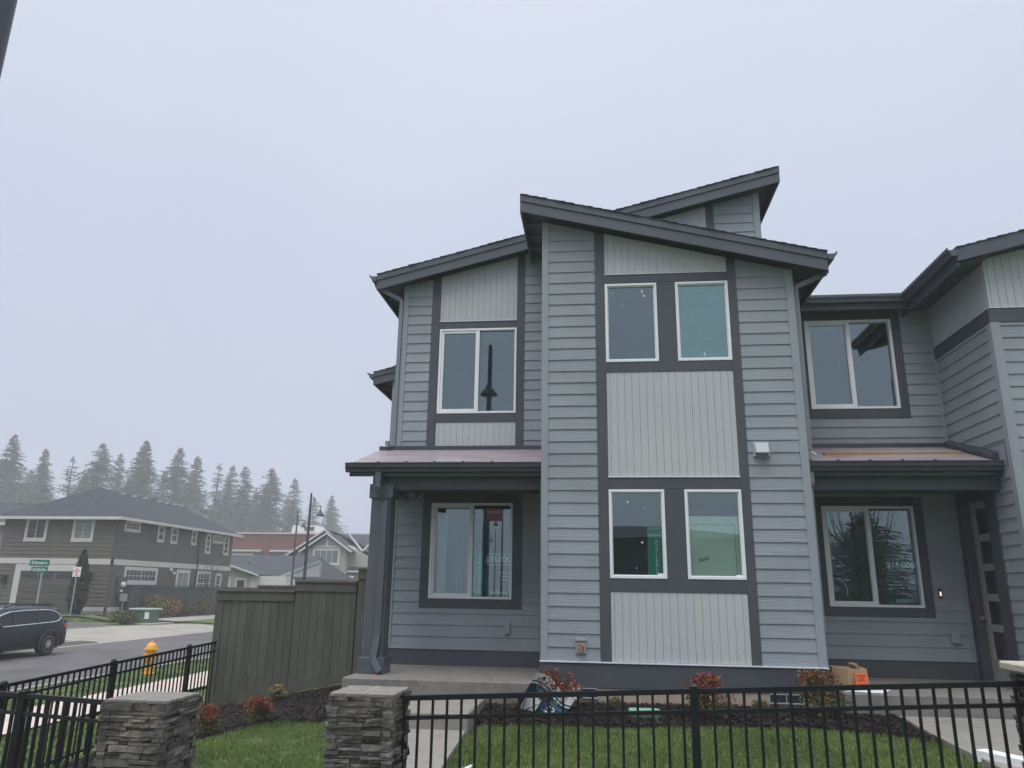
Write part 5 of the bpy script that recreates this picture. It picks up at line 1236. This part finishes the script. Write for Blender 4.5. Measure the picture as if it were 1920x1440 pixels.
mb = MB(); mb.box(-24.3, -23.05, 38.2, 39.3, .26, .37); obj('lid', mb, 'cabinetlid', T, bevel=.03)
mb = MB(); mb.box(-23.42, -23.18, 38.275, 38.295, -.15, .2); obj('notice', mb, 'white', T)
mb = MB(); mb.box(-24.6, -22.5, 37.6, 39.6, -.44, -.35); obj('pad', mb, 'farconcrete', T)
# bare young street tree in front of the neighbour fence
def bare(label, x, y, h, z, seed, spread=.5, n=26, m='twig', th=.03, group=None):
    random.seed(seed); T = thing('bare_tree', label, 'tree', (x, y, z), 0, group); b = MB(); b.tube([(x, y, z), (x+.02*h, y, z+h*.5), (x, y, z+h)], [th, th*.6, th*.15], 6); obj('trunk', b, m, T)
    b = MB()
    for i in range(n):
        t = random.uniform(.25, .92); a = random.uniform(0, 6.28); l = h*spread*(1.05-t)*random.uniform(.6, 1.2)
        p0 = Vector((x, y, z+h*t)); p1 = p0+Vector((math.cos(a)*l*.4, math.sin(a)*l*.4, l*.35)); p2 = p1+Vector((math.cos(a)*l*.25, math.sin(a)*l*.25, l*.7)); b.tube([p0, p1, p2], [th*.35, th*.22, th*.06], 4, False)
        for j in range(4):
            q = p1.lerp(p2, random.random()); a2 = a+random.uniform(-1, 1); l2 = l*.35; b.tube([q, q+Vector((math.cos(a2)*l2*.5, math.sin(a2)*l2*.5, l2*.8))], [th*.13, th*.04], 3, False)
    obj('branches', b, m, T); return T
bare('bare young tree beside the left end of the green board fence', -17.6+.0, 30.6, 2.9, -.5, 5, .55, 30, th=.03) if False else None
bare('bare twiggy young tree showing just left of the green board fence', -24.5, 46.8, 3.3, -.4, 5, .75, 34, th=.04)
random.seed(21)
# ------------------------------------------------------------ far houses
# white cottage with dark roof
T = thing('cottage', 'white cottage with slate roofs between the grey house and the gabled one', 'house', (-28, 62, 0))
mb = MB(); mb.box(-30.4, -25.3, 60.5, 68, -.2, 2.35); mb.box(-34.5, -24.4, 63.0, 72, -.2, 2.3); obj('wall', mb, 'whitesiding', T)
mb = MB(); lap(mb, faceY(60.5), -30.4, -26.9, .1, 2.3, None, .2, 0, .02); obj('lap_siding', mb, 'whitesiding', T)
mb = MB(); mb.prism([(-30.2, 60.44, 2.3), (-27.9, 60.44, 2.25), (-30.0, 60.44, 3.1)], (0, .06, 0)); mb.box(-29.9, -28.3, 60.40, 60.44, .2, 2.3); obj('panel', mb, 'beigesiding', T)
mb = MB(); mb.hexa([(-30.5, 60.0, 3.32), (-27.5, 60.0, 2.38), (-27.5, 66, 2.38), (-30.5, 66, 3.32), (-30.5, 60.0, 3.42), (-27.5, 60.0, 2.48), (-27.5, 66, 2.48), (-30.5, 66, 3.42)])
mb.v += []; r = obj('roof', mb, 'farroof', T)
mb = MB(); mb.hexa([(-30.6, 59.95, 3.30), (-27.4, 59.95, 2.32), (-27.4, 60.0, 2.32), (-30.6, 60.0, 3.30), (-30.6, 59.95, 3.44), (-27.4, 59.95, 2.46), (-27.4, 60.0, 2.46), (-30.6, 60.0, 3.44)]); obj('rake_board', mb, 'whitetrim', r)
mb = MB(); mb.v = [(-35.5, 62.2, 2.25), (-23.2, 62.2, 2.25), (-23.2, 72, 2.25), (-35.5, 72, 2.25), (-33.5, 67, 4.25), (-25.2, 67, 4.25)]; mb.f = [(0, 1, 5, 4), (1, 2, 5), (2, 3, 4, 5), (3, 0, 4)]; obj('roof', mb, 'farroof', T)
mb = MB(); mb.prism([(-26.2, 61.8, 2.35), (-23.0, 61.8, 2.35), (-23.0, 61.8, 3.55)], (0, .4, 0)); obj('gable', mb, 'palesiding', T)
mb = MB(); mb.bar((-26.2, 61.75, 2.38), (-23.0, 61.75, 3.62), .1, .14, (0, 0, 1)); obj('rake_board', mb, 'palesiding', T)
for i in range(2): mb = MB(); mb.tube([(-31.2+i*.9, 64.3, 3.0), (-31.2+i*.9, 64.3, 3.55)], .06, 6); obj('vent_pipe', mb, 'darkmetal', T)
hwin(T, faceY(60.42), -29.4, -28.65, .7, 2.05, 1, rows=2, t=.09, tm='whitetrim'); hwin(T, faceY(61.8), -25.7, -25.1, .9, 2.05, 1, t=.08, tm='whitetrim'); 
mb = MB(); mb.box(-26.2, -25.8, 61.72, 61.8, .8, 2.1); mb.box(-24.6, -24.1, 61.72, 61.8, .8, 2.1); obj('shutter', mb, 'palesiding', T)
mb = MB(); mb.box(-31.6, -30.6, 60.9, 61.8, -.2, 2.3); obj('porch_column', mb, 'beigesiding', T)
# gabled beige house
T = thing('gabled_house', 'beige gabled house with white trim beyond the green board fence', 'house', (-26, 72, 0))
mb = MB(); mb.box(-28.0, -24.1, 71.6, 80, -.2, 4.95); mb.prism([(-28.0, 71.6, 4.95), (-24.1, 71.6, 4.95), (-26.05, 71.6, 6.3)], (0, 4, 0)); mb.box(-30.0, -22.0, 72.6, 84, -.2, 4.3); mb.prism([(-30, 72.6, 4.3), (-22, 72.6, 4.3), (-26.6, 72.6, 6.6)], (0, 8, 0)); mb.box(-22.0, -14.3, 73.9, 86, -.2, 4.9); mb.box(-24.0, -22.0, 75.2, 84, -.2, 4.9); obj('wall', mb, 'beigesiding', T)
mb = MB(); grooved(mb, faceY(71.6), -28.0, -24.1, 2.95, 4.9, None, .3, .03, .04); obj('board_siding', mb, 'beigesiding', T)
mb = MB(); mb.hexa([(-28.6, 71.2, 4.75), (-26.05, 71.2, 6.50), (-26.05, 78, 6.50), (-28.6, 78, 4.75), (-28.6, 71.2, 4.87), (-26.05, 71.2, 6.62), (-26.05, 78, 6.62), (-28.6, 78, 4.87)]); mb.hexa([(-23.5, 71.2, 4.75), (-26.05, 71.2, 6.50), (-26.05, 78, 6.50), (-23.5, 78, 4.75), (-23.5, 71.2, 4.87), (-26.05, 71.2, 6.62), (-26.05, 78, 6.62), (-23.5, 78, 4.87)])
mb.hexa([(-30.6, 72.1, 4.2), (-26.6, 72.1, 6.85), (-26.6, 84, 6.85), (-30.6, 84, 4.2), (-30.6, 72.1, 4.32), (-26.6, 72.1, 6.97), (-26.6, 84, 6.97), (-30.6, 84, 4.32)]); mb.hexa([(-18, 72.5, 3.2), (-26.6, 75.5, 6.85), (-26.6, 84, 6.85), (-18, 84, 3.2), (-18, 72.5, 3.3), (-26.6, 75.5, 6.97), (-26.6, 84, 6.97), (-18, 84, 3.3)])
mb.hexa([(-26.6, 87, 4.9), (-14, 87, 4.9), (-14, 80, 6.97), (-26.6, 80, 6.97), (-26.6, 87, 5.0), (-14, 87, 5.0), (-14, 80, 7.07), (-26.6, 80, 7.07)]); mb.hexa([(-26.6, 73.2, 4.9), (-14, 73.2, 4.9), (-14, 80, 6.97), (-26.6, 80, 6.97), (-26.6, 73.2, 5.0), (-14, 73.2, 5.0), (-14, 80, 7.07), (-26.6, 80, 7.07)])
mb.hexa([(-24.0, 71.9, 3.0), (-14, 71.9, 3.0), (-14, 76, 5.3), (-24.0, 76, 5.3), (-24.0, 71.9, 3.1), (-14, 71.9, 3.1), (-14, 76, 5.4), (-24.0, 76, 5.4)])
r = obj('roof', mb, 'farroof', T)
mb = MB()
for a, b in (((-28.65, 71.15, 4.80), (-26.05, 71.15, 6.56)), ((-26.05, 71.15, 6.56), (-23.45, 71.15, 4.80)), ((-30.65, 72.05, 4.26), (-26.6, 72.05, 6.93)), ((-26.6, 72.05, 6.93), (-25.9, 72.05, 6.5)), ((-23.0, 73.1, 5.0), (-24.6, 73.6, 6.6)), ((-22.9, 73.0, 5.05), (-21.9, 73.0, 6.1))): mb.bar(a, b, .08, .16)
mb.box(-27.4, -24.7, 71.5, 71.58, 5.25, 5.38); mb.box(-26.12, -25.98, 71.5, 71.58, 5.38, 6.35); mb.box(-28.1, -24.0, 71.45, 71.6, 2.72, 2.92); mb.box(-24.0, -22, 71.8, 71.9, 2.95, 3.1); mb.box(-27.2, -23.1, 71.2, 71.4, 2.42, 2.6); obj('white_trim', mb, 'whitetrim', r)
hwin(T, faceY(71.55), -27.25, -24.85, 3.75, 5.0, 4, rows=1, grid=0, t=.14, tm='whitetrim', gm='paleglass'); hwin(T, faceY(72.55), -29.2, -28.5, 3.85, 4.9, 1, rows=2, t=.12, tm='whitetrim', gm='paleglass')
mb = MB(); mb.prism([(-30.3, 71.0, 2.35), (-27.5, 71.0, 2.35), (-28.9, 71.0, 3.25)], (0, 1.5, 0)); obj('porch_gable', mb, 'graysiding', T)
mb = MB(); mb.bar((-30.5, 70.9, 2.3), (-28.9, 70.9, 3.35), .1, .14); mb.bar((-28.9, 70.9, 3.35), (-27.3, 70.9, 2.3), .1, .14); mb.box(-30.0, -29.7, 70.9, 71.1, -.2, 2.35); mb.box(-30.3, -27.5, 70.95, 71.05, 2.22, 2.36); obj('porch_trim', mb, 'whitetrim', T)
for k in range(5): mb = MB(); xx = -25.9+.55*k; mb.box(xx, xx+.25, 76.6, 76.9, 6.05-.0*k, 6.2); obj('ridge_vent', mb, 'paleglass', r)
# brick school block
T = thing('brick_building', 'long red brick building with pale window bands in front of the firs', 'building', (-35, 80, 0))
mb = MB(); mb.box(-52, -24, 80, 95, -.5, 7.05); obj('wall', mb, 'brick', T)
mb = MB(); mb.box(-52.1, -23.9, 79.9, 95.1, 7.05, 7.20); obj('parapet', mb, 'beigetrim', T)
for a, b in ((-41.4, -36.4), (-35.2, -31.3)):
    mb = MB(); mb.box(a, b, 79.9, 80.05, 3.6, 5.15); w_ = obj('window_band', mb, 'bluepanel', T)
    mb = MB(); mb.box(a-.1, b+.1, 79.4, 80.0, 5.15, 5.32); obj('canopy', mb, 'whitetrim', w_)
    mb = MB(); mb.box(a+1.7, b-.9, 79.85, 79.9, 4.1, 4.95); obj('pane', mb, 'palepanel', w_)
mb = MB(); mb.v = [(-34.6, 83, 7.1), (-31.3, 83, 7.1), (-31.3, 86, 7.1), (-34.6, 86, 7.1), (-34.4, 83, 8.25), (-31.8, 83, 8.25), (-31.8, 86, 8.25), (-34.4, 86, 8.25)]; mb.f = [(0, 1, 5, 4), (1, 2, 6, 5), (2, 3, 7, 6), (3, 0, 4, 7), (4, 5, 6, 7)]; q_ = obj('rooftop_unit', mb, 'whitetrim', T)
mb = MB(); mb.box(-33.0, -31.9, 82.9, 82.98, 7.65, 8.05); obj('louver', mb, 'garagedoor', q_)

# ------------------------------------------------------------ firs
def fir_mesh(seed, h=18.0, R=3.6, sparse=1.0):
    rnd = random.Random(seed); b = MB(); nb = int(430*sparse)
    lob = [rnd.uniform(.72, 1.15) for _ in range(14)]
    for i in range(nb):
        t = rnd.random()**1.15; z = h*(.06+.92*t); a = rnd.uniform(0, 6.28)
        r = (R*.82*(1-t)**.74*lob[int(t*13.9)]*(1+.18*math.sin(a*2+seed)))+.10
        l = r*rnd.uniform(.55, 1.12); dr = rnd.uniform(-.42, .10)*l; n_ = max(3, int(l*4.2))
        ca, sa = math.cos(a), math.sin(a)
        for j in range(n_):
            s = (j+.5+rnd.uniform(-.2, .2))/n_; px_, py_, pz_ = ca*l*s, sa*l*s, z+dr*s*s+.10*l*math.sin(s*3)
            w = (.24+.22*(1-s))*rnd.uniform(.7, 1.25)*min(1, .5+l/3); tx, ty = -sa, ca
            for sg in (-1, 1):
                q = rnd.uniform(.3, .9)
                b.poly([(px_, py_, pz_), (px_+tx*sg*w+ca*w*q, py_+ty*sg*w+sa*w*q, pz_-rnd.uniform(.1, .8)*w), (px_+ca*w*.9, py_+sa*w*.9, pz_-rnd.uniform(-.1, .5)*w)])
    return b
def trunk_mesh(h=18.0): b = MB(); b.tube([(0, 0, -.3), (0, 0, h*.5), (0, 0, h*.99)], [.26, .16, .02], 8); return b
protos = []
kinds = ['full hazy fir', 'broad hazy fir', 'sparse hazy fir', 'slim hazy fir', 'ragged hazy fir']
for i, (R_, sp_) in enumerate([(6.2, 1.9), (7.4, 2.1), (4.0, .6), (4.8, 1.5), (6.4, 1.2)]):
    me = []
    T = thing('fir_tree', '', 'tree', (0, 0, 0), 0, 'tall firs in the mist behind the houses')
    obj('trunk', trunk_mesh(), 'bark', T, local=True); obj('crown', fir_mesh(i+3, 18, R_, sp_), 'needles', T, local=True); protos.append(T)
spots = [(-66.5, 78, 18.1, 1, 'full fir tallest at the far left of the misty row'), (-72.1, 80, 17.4, 0, 'fir cut by the left picture edge above the pale house'), (-67.1, 84, 17.6, 3, 'slim fir second from the left of the misty row'),
 (-57.3, 76, 15.2, 2, 'thin spiky fir with a bare top left of the hipped roof peak'), (-58.3, 82, 17.8, 0, 'bushy fir straight above the hipped roof peak'), (-58.6, 86, 17.3, 4, 'ragged fir just right of the roof peak'),
 (-51.6, 80, 17.7, 1, 'broad fir above the ridge vents of the hipped roof'), (-53.7, 88, 15.4, 3, 'lower fir between two taller ones above the ridge vents'), (-49.7, 84, 17.6, 0, 'tall fir above the right slope of the hipped roof'),
 (-50.7, 90, 17.6, 3, 'slim fir crowded against the tall one over the right slope'), (-47.7, 90, 16.6, 2, 'thin fir above the right end of the grey-brown house'), (-49.0, 96, 17.4, 3, 'pale slim fir above the right end of the grey-brown house'),
 (-43.2, 88, 15.9, 4, 'ragged fir over the left part of the brick building'), (-39.8, 88, 15.7, 0, 'full fir left of the two street lamps'), (-40.0, 96, 15.6, 3, 'thin fir right behind the two street lamps'),
 (-39.9, 110, 15.0, 1, 'faint broad fir furthest right near the porch post'), (-43.4, 112, 15.0, 3, 'faint fir behind the white rooftop unit'), (-42.5, 100, 13.6, 4, 'low fir over the middle of the brick building'),
 (-46.3, 98, 14.1, 1, 'low broad fir over the left end of the brick wall'), (-59.1, 90, 14.4, 1, 'lower broad fir filling the gap right of the roof peak'), (-64.4, 88, 14.8, 1, 'lower fir filling the gap left of the roof peak'), (-70.2, 86, 15.2, 4, 'lower ragged fir between the two leftmost ones'),
 (-62.0, 92, 13.5, 0, 'low dark fir behind the left slope of the hipped roof'), (-55.5, 94, 14.5, 4, 'low fir deep in the row above the ridge vents'), (-52.0, 98, 13.5, 1, 'low broad fir deep behind the right slope'),
 (-54.8, 83, 14.2, 4, 'ragged lower fir touching the ridge vents of the hipped roof'), (-61.5, 84, 14.0, 1, 'broad lower fir left of the roof peak'), (-46.2, 90, 14.6, 4, 'ragged lower fir over the right corner of the hipped roof'), (-44.8, 92, 13.4, 1, 'broad low fir above the far end of the grey-brown eaves'),
 (-41.5, 90, 12.6, 0, 'low full fir over the brick parapet'), (-37.6, 90, 12.0, 3, 'low slim fir between the street lamps and the gabled roof'), (-63.8, 80, 15.3, 3, 'slim fir filling in behind the left half of the roof'), (-49.4, 87, 15.0, 1, 'broad middle fir of the row behind the right slope')]
spots = [(x*2.0, y*2.0, 1.6+(z-1.6)*2.0, k, l) for x, y, z, k, l in spots]
used = set()
for x, y, zt_, k, lab in spots:
    sc_ = (zt_+.3)/18.0; wz = random.uniform(.95, 1.3)
    if k not in used:
        o = protos[k]; used.add(k); o.location = (x, y, .0); o.rotation_euler = (0, 0, random.uniform(0, 6)); o.scale = (sc_*wz, sc_*wz, sc_); o['label'] = lab
    else: dup(protos[k], (x, y, 0), random.uniform(0, 6), lab, scale=(sc_*wz, sc_*wz, sc_))

# ------------------------------------------------------------ what stands behind the camera (mirrored in the windows; some houses added to block low sky)
T = thing('opposite_house', 'dark roofed house across the way mirrored in the bay window', 'house', (0, -24, 0))
mb = MB(); mb.box(-4, 9.4, -34, -24, 0, 4.6); obj('wall', mb, 'farroof', T)
mb = MB(); mb.v = [(-4.4, -23.6, 4.6), (9.8, -23.6, 4.6), (9.8, -34.5, 4.6), (-4.4, -34.5, 4.6), (-3, -27, 5.5), (4.0, -27, 5.5)]; mb.f = [(0, 1, 5, 4), (1, 2, 5), (2, 3, 4, 5), (3, 0, 4)]; obj('roof', mb, 'farroof', T)
for x, y, s_, lab in ((15, -36, .36, 'dark fir behind the camera mirrored in the right porch window'), (20, -36, .45, 'tall fir behind the camera mirrored in the right porch window'), (26, -33, .4, 'broad fir behind the camera mirrored in the right porch window')):
    dup(protos[1], (x, y, 0), x, lab, group='firs behind the camera', scale=(s_*2.2, s_*2.2, s_))
for x, y, w, h, lab in ((-52, -34, 16, 5.5, 'far left unseen dark house added to block low sky'), (-30, -40, 14, 4.5, 'low unseen dark house left of the mirrored lamps, added to block low sky'), (32, -28, 16, 6.5, 'tall unseen dark house on the right, added to block low sky')):  # unseen houses added to cut low skylight so the porches go darker
    T = thing('opposite_house', lab, 'house', (x, y, 0), 0, 'unseen houses blocking the low sky')
    mb = MB(); mb.box(x-w/2, x+w/2, y-10, y, 0, h*.75); obj('wall', mb, 'graysiding', T)
    mb = MB(); mb.v = [(x-w/2-.5, y+.4, h*.75), (x+w/2+.5, y+.4, h*.75), (x+w/2+.5, y-10.5, h*.75), (x-w/2-.5, y-10.5, h*.75), (x-w/4, y-5, h*1.15), (x+w/4, y-5, h*1.15)]; mb.f = [(0, 1, 5, 4), (1, 2, 5), (2, 3, 4, 5), (3, 0, 4)]; obj('roof', mb, 'farroof', T)
bare('bare branching tree behind the camera mirrored in the right porch window', 8.3, -2.0, 5.6, 0, 9, .8, 40, 'bark', .07)

# ------------------------------------------------------------ haze
mb = MB(); mb.box(-252, 252, -252, 262, -1.8, 42)
hz = obj('haze', mb, 'white'); hz['kind'] = 'stuff'; hz['label'] = 'thin grey mist over the whole street'
hm = bpy.data.materials.new('mist'); hm.use_nodes = True; t = hm.node_tree; t.nodes.clear()
pv = N(t, 'ShaderNodeVolumePrincipled'); pv.inputs['Color'].default_value = (.93, .95, 1, 1); pv.inputs['Density'].default_value = .0018; pv.inputs['Anisotropy'].default_value = 0
t.links.new(pv.outputs[0], N(t, 'ShaderNodeOutputMaterial').inputs['Volume']); hz.data.materials.clear(); hz.data.materials.append(hm)
